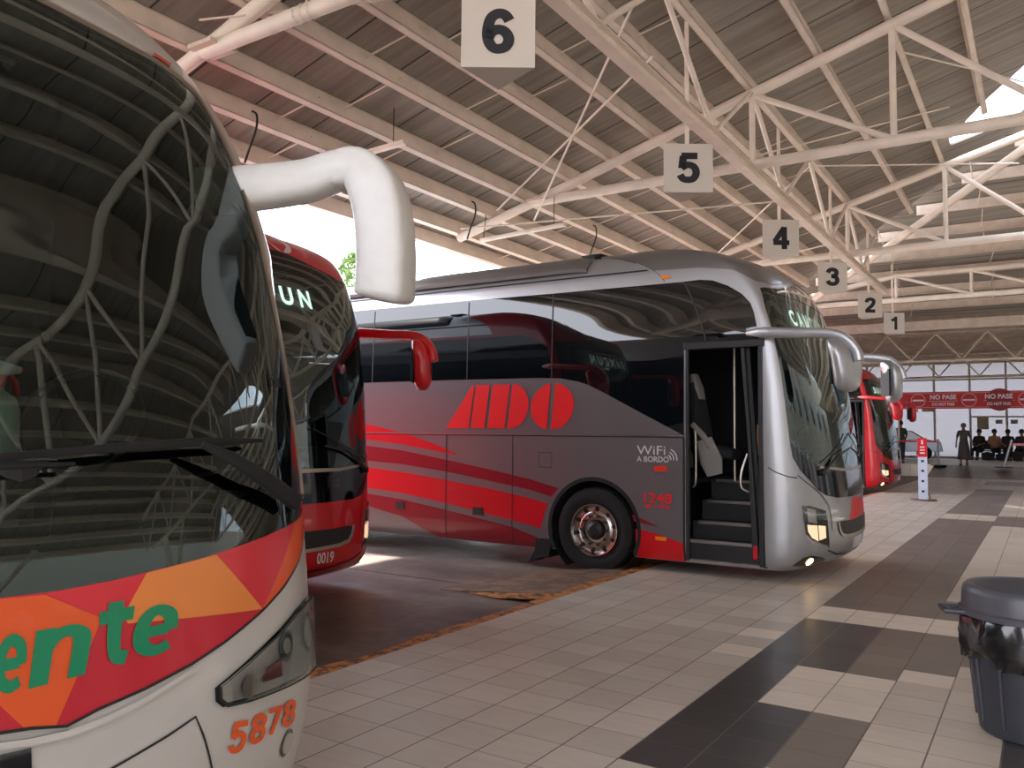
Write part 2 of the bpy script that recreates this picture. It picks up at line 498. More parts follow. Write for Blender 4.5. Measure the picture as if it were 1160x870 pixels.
def make_wheel(parent, x, side, zc=.39, y=1.27):
    """side -1 = right-hand side (-y). Origin at axle end"""
    s = side
    w = MB()
    yo = lambda d: s*(y - d)        # d = depth inboard of the skin
    pr = [(.30,.03),(.36,.005),(.44,.0),(.475,.02),(.49,.06),(.49,.24),(.475,.28),(.44,.30),(.30,.29)]
    w.lathe([(r, yo(d)) for r, d in pr], 48, 'y', (x, 0, zc))
    for k in range(4):               # circumferential grooves stand as thin ribs
        w.lathe([(.493, yo(.085+k*.04)), (.493, yo(.10+k*.04))], 48, 'y', (x, 0, zc))
    t = w.build('wheel', M['rubber'], parent, auto=35)
    m = MB()
    pr = [(.305,.02),(.30,.0),(.285,.005),(.27,.04),(.225,.05),(.215,.045),(.205,.035),(.17,.03),(.15,.03)]
    m.lathe([(r, yo(d)) for r, d in pr], 48, 'y', (x, 0, zc))
    m.lathe([(.27, yo(.05)), (.0, yo(.06))], 24, 'y', (x, 0, zc))
    rim = m.build('rim', M['chrome'], t, auto=40)
    for k in range(10):
        a = 2*math.pi*k/10 + .2; h = MB()
        h.lathe([(0, yo(.036)), (.024, yo(.036)), (.026, yo(.06))], 12, 'y', (x + .245*math.cos(a), 0, zc + .245*math.sin(a)))
        h.build('hand_hole', M['lining'], rim)
    for k in range(10):
        a = 2*math.pi*k/10; n = MB()
        n.lathe([(0, yo(-.005)), (.012, yo(-.004)), (.016, yo(.0)), (.017, yo(.04))], 8, 'y', (x + .167*math.cos(a), 0, zc + .167*math.sin(a)))
        n.build('wheel_nut', M['plastic'], rim)
    c = MB(); c.lathe([(0, yo(-.015)), (.05, yo(-.015)), (.06, yo(-.005)), (.10, yo(.01)), (.115, yo(.04))], 24, 'y', (x, 0, zc))
    c.build('hub', M['plastic'], rim, auto=40)
    return t

def blob(fn_pts, name, mat, parent):
    pass

def rect(t0, t1, v0, v1): return [(t0, v0), (t1, v0), (t1, v1), (t0, v1)]

SHIELD = [(0,3.22),(.3,3.2),(.636,3.12),(1.0,3.055),(1.406,3.048),(1.47,2.85),(1.50,2.68),(1.496,2.479),(1.455,2.245),(1.435,1.935),(1.414,1.624),(1.397,1.44),(1.371,1.279),(1.277,1.145),(1.166,1.047),(1.061,.947),(.908,.885),(.703,.855),(.35,.85),(0,.85)]
HEADV = [(1.291,.79),(1.204,.79),(.97,.735),(.945,.622),(.915,.359),(1.057,.389),(1.177,.435),(1.25,.507),(1.281,.67)]
SIDEGLASS = [(7.43,3.215),(5.6,3.205),(4.3,3.19),(2.42,3.18),(2.2,3.184),(2.08,3.165),(1.95,3.09),(1.85,2.99),(1.80,2.889),(1.80,2.781),(1.815,2.68),(1.83,2.5),(2.643,2.5),(2.65,1.49),(3.164,1.745),(3.623,1.977),(3.8,2.06),(3.942,2.109),(4.192,2.155),(4.5,2.17),(5.83,2.18),(7.44,2.185),(13.1,2.185),(13.1,3.215)]

def volvo_mirror(parent, s, mat):
    """arm from the A-pillar top, curving forward and down to the mirror head; s=-1 right side"""
    y = s*1.42
    pts = spline([(-.80,s*1.30,2.56),(-.6,s*1.38,2.55),(-.27,y,2.52),(.0,y+s*.02,2.5),(.16,y+s*.03,2.45),(.27,y+s*.03,2.33),(.30,y+s*.03,2.22)], 6)
    n = len(pts); a = MB()
    a.sweep(pts, [(.028+.03*min(1, i/5) - .018*(i/n), .05) for i in range(n)], (0,0,1))
    arm = a.build('mirror_arm', mat, parent, auto=50)
    v = []; f = []
    zs = [(1.925,.12,.04,.03),(1.945,.12,.10,.06),(2.0,.125,.14,.082),(2.12,.125,.16,.088),(2.26,.115,.175,.088),(2.36,.09,.18,.08),(2.42,.06,.15,.065),(2.45,.05,.09,.04)]
    k = 20
    for z, xc, rx, ry in zs:
        for i in range(k):
            t = 2*math.pi*i/k; c, q = math.cos(t), math.sin(t)
            a_, b_ = rx*math.copysign(abs(c)**.75, c), ry*math.copysign(abs(q)**.75, q)
            v.append((xc+.06 + a_*.5 + b_*.866, y + s*(-a_*.866 + b_*.5), z))
    for j in range(len(zs)-1):
        for i in range(k):
            i2 = (i+1) % k; f.append((j*k+i, j*k+i2, (j+1)*k+i2, (j+1)*k+i))
    f.append(tuple(range(k))[::-1]); f.append(tuple((len(zs)-1)*k+i for i in range(k)))
    h = MB(); h.add(v, f)
    hd = h.build('mirror_head', mat, arm, auto=50)
    g = MB(); q_ = [(.175+a_*.5+b_*.866, y+s*(-a_*.866+b_*.5)) for a_, b_ in ((-.13,-.092),(.13,-.092),(.13,-.07),(-.13,-.07))]
    g.prism(q_, lambda x, yy, d: (x, yy, d), 2.0, 2.34); g.build('mirror_glass', M['tick'], arm, bevel=.004)

def coach_common(root, b, body_holes, paint, arches, off=0):
    pass

def volvo(name, loc, paint, label, side='both', livery=None, led='CANCUN', lamps=True, interior=True, pillar=None, dome=None, panel_red=False, lamps_on=True, group=None, plate=True):
    b = VB
    root = empty(name, loc); tag(root, label, 'bus', group)
    arches = [(3.75, .57, .40), (10.6, .57, .40)]
    door = [(1.775,.17),(2.625,.17),(2.625,2.475),(1.80,2.475),(1.79,1.8)]
    near_holes = [door]
    body = shell('body', b, near_holes, [], arches, paint, root, hole_c=SHIELD)
    shell('interior_lining', b, near_holes, [], arches, M['lining'], root, off=-.05, hole_c=[(t, v) for t, v in SHIELD])
    # glass
    patch('windscreen', b, [SHIELD], .004, M['windscreen'], root, skirt=.02, mirror=True)
    # black mask at the foot of the windscreen, and the band under the upper pane
    mk = [(0,1.16),(.6,1.15),(1.0,1.19),(1.2,1.27),(1.36,1.40),(1.397,1.44),(1.371,1.279),(1.277,1.145),(1.166,1.047),(1.061,.947),(.908,.885),(.703,.855),(.35,.85),(0,.85)]
    patch('windscreen_mask', b, [mk], .008, M['mask'], root, mirror=True)
    patch('windscreen_bar', b, [[(0,1.16),(.5,1.155),(1.0,1.19),(1.0,1.165),(.5,1.125),(0,1.125)]], .014, M['chrome_d'], root, skirt=.012, mirror=True)
    patch('roof_visor', b, [[(0,3.225),(.3,3.205),(.636,3.125),(1.0,3.06),(1.35,3.052),(1.2,2.99),(.8,2.985),(0,2.985)]], .007, M['mask'], root, mirror=True)
    sg = patch('side_glass', b, [SIDEGLASS], .006, M['sideglass'], root, skirt=.01)
    for t in (2.40, 4.31, 5.57, 7.2, 8.7, 10.2, 11.7):
        lo = 2.51 if t < 2.6 else (2.18 if t > 4.4 else 2.16)
        patch('pane_joint', b, [rect(t-.008, t+.008, lo, 3.18)], .010, M['plastic'], sg)
    fg = [( -t, v) for t, v in SIDEGLASS[:11]] + [(-1.83,2.3),(-1.80,1.6),(-2.65,1.49)] + [(-t, v) for t, v in SIDEGLASS[14:]]
    patch('side_glass', b, [fg], .006, M['sideglass'], root, skirt=.01)
    for s in (1, -1):
        patch('gutter_groove', b, [[(s*2.64,3.345),(s*13,3.365),(s*13,3.385),(s*2.64,3.365)]], .004, M['plastic'], root)
        if s > 0 or True:
            patch('belt_trim', b, [rect(s*2.66, s*13.1, 1.476, 1.488) if s > 0 else rect(-13.1, -1.9, 1.476, 1.488)], .006, M['alu'], root)
    # dome over the front and the long pod behind it
    pod = MB()
    xs = [-2.75,-2.9,-4.2,-5.3,-5.35,-7.0,-7.35,-7.5]
    sec = [(1.235,3.40),(1.245,3.44),(1.225,3.50),(1.16,3.56),(1.04,3.61),(.85,3.65),(.4,3.68)]
    v = []; f = []; row = sec + [(-y, z) for y, z in sec[::-1]]
    for i, x in enumerate(xs):
        e = [-.05,.0,0,0,-.012,-.012,-.04,-.1][i]
        for y, z in row: v.append((x, y + (.02+e*.4)*(1 if y > 0 else -1), z + .02 + e*(1 if z > 3.45 else .3)))
    m = len(row)
    for i in range(len(xs)-1):
        for k in range(m-1): f.append((i*m+k, i*m+k+1, (i+1)*m+k+1, (i+1)*m+k))
    f.append(tuple(range(m))); f.append(tuple((len(xs)-1)*m+k for k in range(m))[::-1])
    pod.add(v, f); pod.build('roof_pod', dome or M['roofgrey'], root, auto=30)
    if dome:
        fr = [(0,3.27),(.3,3.25),(.64,3.165),(1.05,3.10),(1.42,3.12),(1.75,3.26),(2.1,3.325),(2.63,3.345),(2.63,3.66),(0,3.66)]
        patch('roof_dome', b, [fr], .008, dome, root, skirt=.008, mirror=True)
    # front corner line, panel seams, bumper
    def seam(pts, w=.006, off=.004, mir=True, mt='plastic'):
        L = [Vector(p) for p in pts]; up = []; dn = []
        for i, p in enumerate(L):
            d = (L[min(i+1, len(L)-1)] - L[max(i-1, 0)]).normalized(); nn = Vector((-d.y, d.x))*w
            up.append(tuple(p+nn)); dn.append(tuple(p-nn))
        q = up + dn[::-1]
        patch('panel_seam', b, [q], off, M[mt], root)
        if mir: patch('panel_seam', b, [[(-t, v) for t, v in q][::-1]], off, M[mt], root)
    seam([(1.72,1.17),(1.61,1.124),(1.446,1.08),(1.33,1.07)])
    seam([(1.33,1.10),(1.205,1.02),(1.011,.90),(.90,.79),(.86,.65),(.85,.53)], .005)
    seam([(.92,.33),(.70,.27),(.3,.24),(0,.24)], .008)
    for s in (1, -1):
        hb = [(s*t, v) for t, v in HEADV]
        hl = patch('headlight', b, [hb], .004, M['lamp_dark'], root, skirt=.004)
        cx, cy = 1.1, .58
        inn = [(s*(cx+(t-cx)*.86), cy+(v-cy)*.88) for t, v in HEADV]
        up = [(s*1.235,.765),(s*1.115,.745),(s*1.10,.61),(s*1.225,.63)]
        patch('headlight_reflector', b, [up], .008, M['lamp_house'], hl)
        lw = [(s*1.235,.60),(s*1.10,.59),(s*1.085,.43),(s*1.18,.47),(s*1.225,.53)]
        patch('headlight_lamp', b, [lw], .008, M['lampglow'] if lamps_on else M['lamp_house'], hl)
        lw2 = [(s*1.085,.59),(s*.975,.58),(s*.965,.46),(s*1.07,.44)]
        patch('headlight_lamp', b, [lw2], .008, M['lampglow'] if lamps_on else M['lamp_house'], hl)
        patch('headlight_strip', b, [[(s*1.25,.47),(s*1.18,.415),(s*.93,.35),(s*.93,.375),(s*1.17,.445),(s*1.24,.50)]], .009, M['lamp_house'], hl)
        patch('headlight_cover', b, [hb], .016, M['lensglass'], hl, skirt=.016)
        fgp = [(s*1.36,.185),(s*1.27,.265),(s*1.16,.288),(s*.98,.262),(s*.87,.225),(s*.93,.175),(s*1.13,.165)]
        fp = patch('fog_lamp', b, [fgp], .004, M['lamp_dark'], root)
        n = 14
        patch('fog_bulb', b, [[(s*(1.15)+.042*math.cos(2*math.pi*k/n), .226+.036*math.sin(2*math.pi*k/n)) for k in range(n)]], .012, M['foglow'] if lamps_on else M['lamp_house'], fp)
    gr = patch('grille', b, [[(0,.612),(.317,.605),(.60,.610),(.70,.605),(.675,.53),(.62,.485),(.5,.462),(.266,.455),(0,.452)]], .005, M['plastic'], root, mirror=True)
    patch('grille_trim', b, [[(0,.452),(.266,.455),(.5,.462),(.62,.485),(.675,.53),(.70,.605),(.73,.605),(.705,.515),(.64,.455),(.5,.430),(.266,.425),(0,.423)]], .012, M['chrome_d'], root, skirt=.010, mirror=True)
    if plate: patch('number_plate', b, [rect(-.2,.2,.29,.40)], .012, M['vinylwhite'], root, skirt=.012)
    # wipers
    w = MB()
    for s in (1, -1):
        p0 = b.S(s*.98, 1.12, .03); p1 = b.S(s*.62, 1.30, .05); p2 = b.S(s*.28, 1.36, .05)
        w.tube([p0, p1, p2], [.018,.014,.009], 8)
        w.tube([b.S(s*(.95-.09*i), 1.22+.034*i, .03) for i in range(10)], .007, 6)
        w.tube([b.S(s*.98, 1.12, 0), b.S(s*.98, 1.12, .05)], .03, 10)
    w.build('wiper', M['plastic'], root)
    # wheels and their wells
    for s in (-1, 1):
        for xw in (3.75, 10.6):
            x = b.xc - (xw - b.T)
            make_wheel(root, x, s)
            k = MB()
            k.lathe([(.57, s*1.26), (.57, s*.80), (0, s*.80)], 24, 'y', (x, 0, .40), a0=-.9, a1=math.pi+.9)
            k.build('wheel_well', M['lining'], root)
            k = MB(); k.lathe([(.555, s*1.286), (.60, s*1.284), (.575, s*1.26)], 30, 'y', (x, 0, .40), a0=-.45, a1=math.pi+.45)
            k.build('wheel_arch_lip', M['rubber'], root, auto=40)
        xm = b.xc - (4.35 - b.T)
        k = MB(); k.prism([(xm-.28,-.06),(xm-.09,.02),(xm+.0,.02),(xm+.06,.35),(xm-.06,.60),(xm-.15,.45),(xm-.19,.1)], lambda x, z, d: (x, s*d, z), 1.27, .95)
        k.build('mud_flap', M['rubber'], root)
    # door side
    xd0, xd1 = b.xc-(2.625-b.T), b.xc-(1.79-b.T)
    if interior:
        steps = MB()
        ys = [-1.24,-1.02,-.72,-.42]
        zs = [.37,.55,.76,.98]
        for i in range(4):
            steps.box((xd0-.02, ys[i], .14), (xd1+.02, -.0 if i == 3 else ys[i+1]+.02, zs[i]))
        st = steps.build('entrance_steps', M['plastic'], root)
        n = MB()
        for i in range(4): n.box((xd0+(.04 if i else .02), ys[i]-.014, zs[i]-.03), (xd1-(.08 if i else .1), ys[i]+.045, zs[i]+.006))
        n.build('step_nosing', M['alu'], st, bevel=.004)
        n = MB(); n.box((xd0, -1.285, .14), (xd1, -1.255, .165)); n.build('door_sill', M['alu'], root)
        # open door leaf standing inside the front edge, with its red reflector
        d = MB()
        d.prism([(xd1-.235,2.42),(xd1-.195,2.42),(xd1-.06,.27),(xd1-.13,.27),(xd1-.16,1.35)], lambda x, z, d: (x, d, z), -1.27, -1.21)
        lf = d.build('door_frame', M['plastic'], root, bevel=.01)
        d = MB(); d.box((xd1-.115,-1.285,.22),(xd1-.07,-1.215,.36)); d.build('door_reflector', M['redstripe'], lf, bevel=.01)
        d = MB(); d.prism([(xd1-.20,2.42),(xd1-.16,2.42),(xd1-.02,.2),(xd1-.06,.2)], lambda x, z, d: (x, d, z), -1.20, -1.16); d.build('door_edge', M['plastic'], lf)
        for (xx, w_) in ((xd0-.0, .035), (xd1-.045, .045)):
            d = MB(); d.box((xx, -1.295, .15), (xx+w_, -1.23, 2.5)); d.build('door_post', M['plastic'], root, bevel=.008)
        d = MB(); d.box((xd0-.02,-1.30,2.42),(xd1+.02,-1.22,2.5)); d.build('door_header', M['plastic'], root, bevel=.01)
        h = MB()
        h.tube(spline([(xd0+.06,-1.2,1.55),(xd0+.085,-1.22,1.5),(xd0+.09,-1.22,1.2),(xd0+.085,-1.22,.98),(xd0+.05,-1.2,.93)],5), .012, 8)
        h.tube(spline([(xd1-.22,-1.1,1.3),(xd1-.27,-1.15,1.1),(xd1-.27,-1.15,.95),(xd1-.2,-1.12,.9)],5), .012, 8)
        h.tube([(xd0+.30,-.55,.98),(xd0+.30,-.55,2.5)], .016, 8)
        h.build('hand_rail', M['chrome_d'], root)
        # guide seat and driver seat
        for (sx, sy, sw) in ((xd0+.15,-.62,.42),(xd1-.25,.62,.5),(xd0-.7,-.75,.45),(xd0-.7,.75,.45)):
            s_ = MB()
            s_.sweep([(sx-.17,sy,1.2),(sx-.2,sy,1.5),(sx-.25,sy,1.85),(sx-.29,sy,2.1)], [(.08,sw/2),(.07,sw/2),(.06,sw/2*.9),(.04,sw/2*.6)], (1,0,0))
            s_.sweep([(sx-.22,sy,1.28),(sx+.0,sy,1.3),(sx+.2,sy,1.28)], [(.07,sw/2),(.08,sw/2),(.06,sw/2*.9)])
            seat = s_.build('seat', M['seatblack'], root, auto=50)
            g = MB(); g.sweep([(sx-.235,sy,1.9),(sx-.27,sy,2.03),(sx-.3,sy,2.2)], [(.05,.11),(.06,.13),(.03,.08)], (1,0,0)); g.build('head_rest', M['seat'], seat, auto=50)
            g = MB()
            g.sweep([(sx-.24,sy-sw*.56,1.62),(sx-.12,sy-sw*.56,1.5),(sx-.02,sy-sw*.56,1.36)], [(.03,.02),(.035,.03),(.03,.02)])
            g.sweep([(sx-.1,sy-sw*.54,1.45),(sx-.02,sy-sw*.52,1.2),(sx+.02,sy-sw*.52,1.05)], [(.09,.02),(.13,.025),(.09,.02)], (1,0,0))
            g.build('seat_shell', M['seat'], seat, auto=50)
        # dash and steering wheel
        d = MB(); d.sweep([(-.62,-1.0,1.12),(-.42,-.4,1.16),(-.42,.4,1.2),(-.6,1.0,1.16)], [(.16,.22)]*4); da = d.build('dashboard', M['plastic'], root, auto=50)
        d = MB(); d.tube([(-.78+.16*math.cos(a)*.5,.6+.23*math.sin(a),1.42+.2*math.cos(a)) for a in [2*math.pi*k/24 for k in range(25)]], .016, 8); d.build('steering_wheel', M['plastic'], da)
    else:
        patch('door_panel', b, [door], .004, M['sideglass'], root)
    # floor inside
    fl = MB(); fl.box((-13, -1.2, .95), (xd0-.05, 1.2, 1.0)); fl.box((xd0-.05, -.1, .95), (-.55, 1.15, 1.0)); fl.build('cabin_floor', M['lining'], root)
    # destination display behind the upper pane
    pl = patch('destination_display', b, [rect(-1.0,1.0,2.62,2.95)], -.06, M['plastic'], root)
    for i, ch in enumerate(led):
        t0 = .855 - .235*i
        decal_text('display_letter', b, ch, [(t0,2.695),(t0-.155,2.695),(t0,2.875),(t0-.155,2.875)], M['ledwhite'], pl, bold=.034, off=-.045)
    for s in (-1, 1): volvo_mirror(root, s, pillar or paint)
    return root, b

CSTRIPES = {
 's1': ('redstripe', [(13.1,2.0),(10.5,1.93),(9,1.83),(7.9,1.70),(7.441,1.625),(7.04,1.561),(6.504,1.455),(6.066,1.342),(5.681,1.205),(6.136,1.262),(6.651,1.333),(7.035,1.368),(7.434,1.401),(9,1.50),(13.1,1.62)]),
 's2': ('darkred', [(13.1,1.54),(9,1.41),(7.432,1.312),(6.649,1.252),(5.886,1.143),(5.2,1.04),(4.614,.943),(4.21,.85),(4.31,.745),(4.613,.815),(5.2,.898),(5.884,.991),(6.645,1.066),(7.426,1.103),(9,1.18),(13.1,1.22)]),
 's3': ('redstripe', [(13.1,1.12),(9,1.08),(7.424,1.014),(6.6,.955),(5.882,.881),(5.2,.80),(4.612,.715),(4.352,.66),(4.38,.60),(4.455,.36),(4.61,.392),(5.2,.48),(5.877,.579),(6.636,.681),(7.416,.732),(9,.78),(13.1,.82)]),
 's4': ('darkred', [(13.1,.74),(9,.70),(7.333,.648),(6.6,.59),(5.875,.497),(5.2,.40),(4.856,.349),(4.47,.24),(4.50,.125),(4.883,.125),(6.004,.13),(6.63,.368),(7.329,.486),(9,.56),(13.1,.6)]),
 's5': ('darkred', [(3.262,.60),(3.1,.545),(2.918,.475),(3.235,.525)]),
 's6': ('redstripe', [(3.215,.445),(3.1,.43),(2.963,.409),(2.642,.319),(2.642,.125),(3.215,.125)]),
}
ADO = {
 'A1': [(5.894,1.555),(5.487,2.098),(5.448,2.101),(5.536,1.557)],
 'A2': [(5.498,1.557),(5.425,2.101),(5.212,2.103),(5.289,1.558)],
 'D1': [(5.24,1.557),(5.167,2.101),(4.905,2.1),(4.985,1.557)],
 'D2': [(4.944,1.556),(4.869,2.1),(4.80,2.095),(4.748,2.073),(4.69,2.02),(4.65,1.95),(4.631,1.847),(4.645,1.76),(4.678,1.699),(4.72,1.63),(4.788,1.587),(4.85,1.56)],
 'O1': [(4.324,2.096),(4.39,2.085),(4.443,2.055),(4.50,2.02),(4.55,1.957),(4.585,1.90),(4.601,1.828),(4.60,1.76),(4.586,1.698),(4.55,1.64),(4.503,1.595),(4.45,1.565),(4.374,1.548)],
 'O2': [(4.256,2.095),(4.20,2.09),(4.147,2.07),(4.09,2.035),(4.043,1.985),(4.015,1.92),(4.006,1.858),(4.015,1.78),(4.038,1.715),(4.085,1.64),(4.144,1.589),(4.21,1.56),(4.319,1.548)],
}
def ado_logo(root, b, cx, cy, scale, mat, off=.007, front=False):
    """the block monogram, laid from its side-of-coach drawing (centre t=4.95, v=1.825)"""
    out = MB()
    for k, poly in ADO.items():
        pts = [((cx + (t-4.95)*scale), (cy + (v-1.825)*scale)) for t, v in poly]
        tri = tessellate_polygon([[Vector((t, v, 0)) for t, v in pts]])
        out.add([b.S(t, v, off) for t, v in pts], [tuple(q) for q in tri])
    return out.build('operator_logo', mat, root)

# ================================================================ the grey and red coach with its door open
car, b = volvo('coach', (-1.775, 9.785, 0), M['silver'], 'grey and red coach numbered 1248 with open front door, its nose over the tiles', led='CANCUN', dome=M['roofgrey'])
sp_ = half_outline(13.35, .125, 1.47, [(3.75,.57,.40),(10.6,.57,.40)])
sp_ = [(2.64, 2.49), (2.64,.125)] + sp_[2:-1] + [(13.35,2.19)] + [q for q in SIDEGLASS[12:22]][::-1]
patch('side_panel', b, [sp_], .0015, M['shaded_silver'], car)  # darker overlay standing for shade on the silver side
for k, (mt, poly) in CSTRIPES.items():
    patch('side_stripe', b, [poly], .003, M[mt], car)
ado_logo(car, b, 4.95, 1.825, 1.0, M['redbright'])
decal_text('wifi_sign', b, 'WiFi', [(3.20,1.272),(2.86,1.272),(3.20,1.372),(2.86,1.372)], M['vinylwhite'], car, bold=.0)
decal_text('wifi_sign', b, 'A BORDO', [(3.20,1.192),(2.82,1.192),(3.20,1.255),(2.82,1.255)], M['vinylwhite'], car, bold=.01)
w = MB()
for r in (.05, .085, .12):
    p = [b.S(2.845 - r*math.cos(R(a)), 1.225 + r*math.sin(R(a)), .008) for a in range(-5, 66, 7)]
    w.tube(p, .0065, 6)
w.build('wifi_waves', M['vinylwhite'], car)
decal_text('fleet_number', b, '1248', [(3.115,.745),(2.785,.745),(3.115,.855),(2.785,.855)], M['redbright'], car, bold=.018)
w = MB()
for t0, t1 in ((3.10,3.02),(2.985,2.965),(2.935,2.80)):
    n = max(1, int((t0-t1)/.028))
    for i in range(n):
        a = t0-(t0-t1)*i/n; c = a-(t0-t1)/n*.75
        w.add([b.S(a,.69,.006), b.S(c,.69,.006), b.S(c,.722,.006), b.S(a,.722,.006)], [(0,1,2,3)])
w.build('small_lettering', M['redbright'], car)
patch('marker_light', b, [rect(2.844,2.989,1.09,1.152)], .014, M['redlens'], car, skirt=.014)
patch('marker_light', b, [rect(2.852,2.975,.338,.378)], .014, M['amber'], car, skirt=.014)
patch('marker_light', b, [rect(2.50,2.60,3.235,3.27)], .02, M['amber'], car, skirt=.02)
for t in (5.887, 4.86, 7.33, 8.7, 10.0, 11.4):
    patch('locker_seam', b, [rect(t-.006, t+.006, .13, 1.47)], .008, M['plastic'], car)
patch('locker_seam', b, [rect(2.636, 2.66, .13, 1.47)], .004, M['plastic'], car)
patch('waist_seam', b, [rect(2.65, 13.1, 1.462, 1.474)], .005, M['plastic'], car)
patch('filler_flap', b, [rect(4.30,4.48,1.09,1.27), rect(4.306,4.474,1.096,1.264)], .006, M['plastic'], car)
for t in (6.58, 5.30, 8.0):
    patch('locker_latch', b, [rect(t, t+.15, .465, .56)], .014, M['plastic'], car, skirt=.014)
patch('dome_seam', b, [rect(2.60,2.66,3.2,3.45)], .010, M['silver'], car, skirt=.01)
patch('dome_seam', b, [rect(2.595,2.605,3.2,3.6)], .012, M['plastic'], car)
ado_logo(car, b, .0, .715, .42, M['redbright'], off=.006)
# driver's-side sun blind and a parcel seen through the windscreen
d = MB(); d.box((-.95,-.55,1.28),(-.72,-.25,1.62)); d.build('parcel_box', pbr('cardboard', srgb(190,150,110), .8), car)

# ---- red coach between the white and the grey one
rc, _ = volvo('coach', (-5.52, 5.1, 0), M['red'], 'red coach numbered 0019 parked between the white coach and the grey coach', led='CANCUN', interior=True, plate=False)
decal_text('fleet_number', b, '0019', [(-.205,.303),(-.425,.293),(-.195,.405),(-.415,.398)], M['vinylwhite'], rc, bold=.02)
for s_ in (1, -1): patch('roof_side_strip', b, [rect(2.66, 13.3, 3.225, 3.66) if s_ > 0 else rect(-13.3, -2.66, 3.225, 3.66)], .003, M['silver'], rc)
ado_logo(rc, b, .06, 3.355, .52, M['vinylwhite'], off=.010)
# ---- far red coach
fr, _ = volvo('coach', (-3.45, 25.1, 0), M['red'], 'far red coach at the end of the row, beside the height-limit post', led='JUAREZ', interior=True)

# ================================================================ the white coach in the foreground
B = WB
wc = empty('coach', (-2.05, 1.15, 0)); tag(wc, 'white foreground coach numbered 5878 with orange and red band under its huge windscreen', 'bus')
W_SH = [(0,3.11),(.3,3.09),(.542,3.065),(.72,3.05),(.87,3.045),(1.0,3.02),(1.09,2.97),(1.12,2.76),(1.15,2.5),(1.17,2.25),(1.20,2.0),(1.22,1.70),(1.23,1.45),(1.225,1.25),(1.18,1.19),(1.04,1.172),(.812,1.15),(.446,1.112),(.14,1.09),(0,1.086)]
arch = [(3.9,.57,.40),(10.8,.57,.40)]
shell('body', B, [], [], arch, M['white'], wc, hole_c=W_SH)
shell('interior_lining', B, [], [], arch, M['lining'], wc, off=-.06, hole_c=W_SH)
patch('windscreen', B, [W_SH], .003, M['wscreen'], wc, mirror=True, fine=.04, vf=.04)
# narrow silver frame round the glass
outer = [(t*1.0 + .045*(1 if t > .3 else t/.3), v + (.045 if v > 2.9 else 0)) for t, v in W_SH if v > 1.2]
fr_loop = [(0,3.13),(.3,3.11),(.542,3.085),(.72,3.07),(.87,3.065),(1.02,3.04),(1.125,2.98),(1.16,2.76),(1.19,2.5),(1.21,2.25),(1.24,2.0),(1.26,1.70),(1.27,1.45),(1.262,1.23)]
fr_in = [(1.225,1.25),(1.23,1.45),(1.22,1.70),(1.20,2.0),(1.17,2.25),(1.15,2.5),(1.12,2.76),(1.09,2.97),(1.0,3.02),(.87,3.045),(.72,3.05),(.542,3.065),(.3,3.09),(0,3.11)]
patch('windscreen_frame', B, [fr_loop + fr_in], .012, M['chrome_d'], wc, mirror=True, skirt=.012)
# black frit round the glass, on its inside
frit = [(0,3.11),(.3,3.09),(.542,3.065),(.72,3.05),(.87,3.045),(1.0,3.02),(1.09,2.97),(1.12,2.76),(1.15,2.5),(1.17,2.25),(1.20,2.0),(1.22,1.70),(1.23,1.45),(1.225,1.25),(1.18,1.19),(1.04,1.172),(.812,1.15),(.446,1.112),(.14,1.09),(0,1.086),
        (0,1.22),(.45,1.25),(.81,1.30),(1.03,1.36),(1.12,1.45),(1.17,1.7),(1.15,2.0),(1.12,2.25),(1.09,2.5),(1.06,2.76),(1.02,2.90),(.86,2.96),(.54,2.98),(0,3.03)]
patch('windscreen_mask', B, [frit], -.012, M['mask'], wc, mirror=True)
patch('mid_line', B, [[(0,1.335),(.45,1.36),(.83,1.40),(1.0,1.44),(1.0,1.432),(.83,1.39),(.45,1.35),(0,1.325)]], -.008, M['plastic'], wc, mirror=True)
# coloured band under the glass
def tri(n, mt, poly, off=.004): patch(n, B, [poly], off, M[mt], wc)
GB = [(0,.76),(.084,.779),(.216,.796),(.37,.824),(.507,.859),(.678,.911),(.834,.966),(.988,1.031),(1.12,1.11),(1.2,1.18),(1.18,1.19),(1.04,1.172),(.812,1.15),(.446,1.112),(.14,1.09),(0,1.086)]
patch('front_band', B, [[(0,1.086)] + GB[::-1][1:] ][0:1] if False else [GB], .003, M['crimson'], wc, mirror=True)
tri('band_facet', 'orange', [(.30,1.098),(.033,1.081),(-.107,1.0),(.026,.768),(.098,.782),(.16,.86),(.26,.98)])
tri('band_facet', 'crimson', [(.16,.86),(.098,.782),(.16,.79),(.3,.81),(.3,.86)])
tri('band_facet', 'wred', [(.033,1.084),(-.14,1.090),(-.247,1.096),(-.173,1.005),(-.107,1.0)])
tri('band_facet', 'lorange', [(-.247,1.096),(-.446,1.111),(-.498,1.115),(-.687,.918),(-.362,.953),(-.178,.973),(-.164,.999)])
tri('band_facet', 'wred', [(-.498,1.115),(-.812,1.15),(-.984,1.165),(-.688,.920)])
tri('band_facet', 'orange', [(-.984,1.165),(-1.06,1.172),(-1.12,1.178),(-1.04,1.06),(-.988,1.034),(-.834,.970),(-.70,.921),(-.688,.922)])
patch('band_line', B, [[(0,.757),(.084,.775),(.216,.792),(.37,.82),(.507,.855),(.678,.907),(.834,.962),(.988,1.027),(1.12,1.106),(1.2,1.176),(1.2,1.184),(1.12,1.114),(.988,1.034),(.834,.97),(.678,.915),(.507,.863),(.37,.828),(.216,.80),(.084,.783),(0,.764)]], .006, M['plastic'], wc, mirror=True)
def wtext(n, ch, quad, mat, bold): decal_text(n, B, ch, quad, M[mat], wc, bold=bold, off=.007)
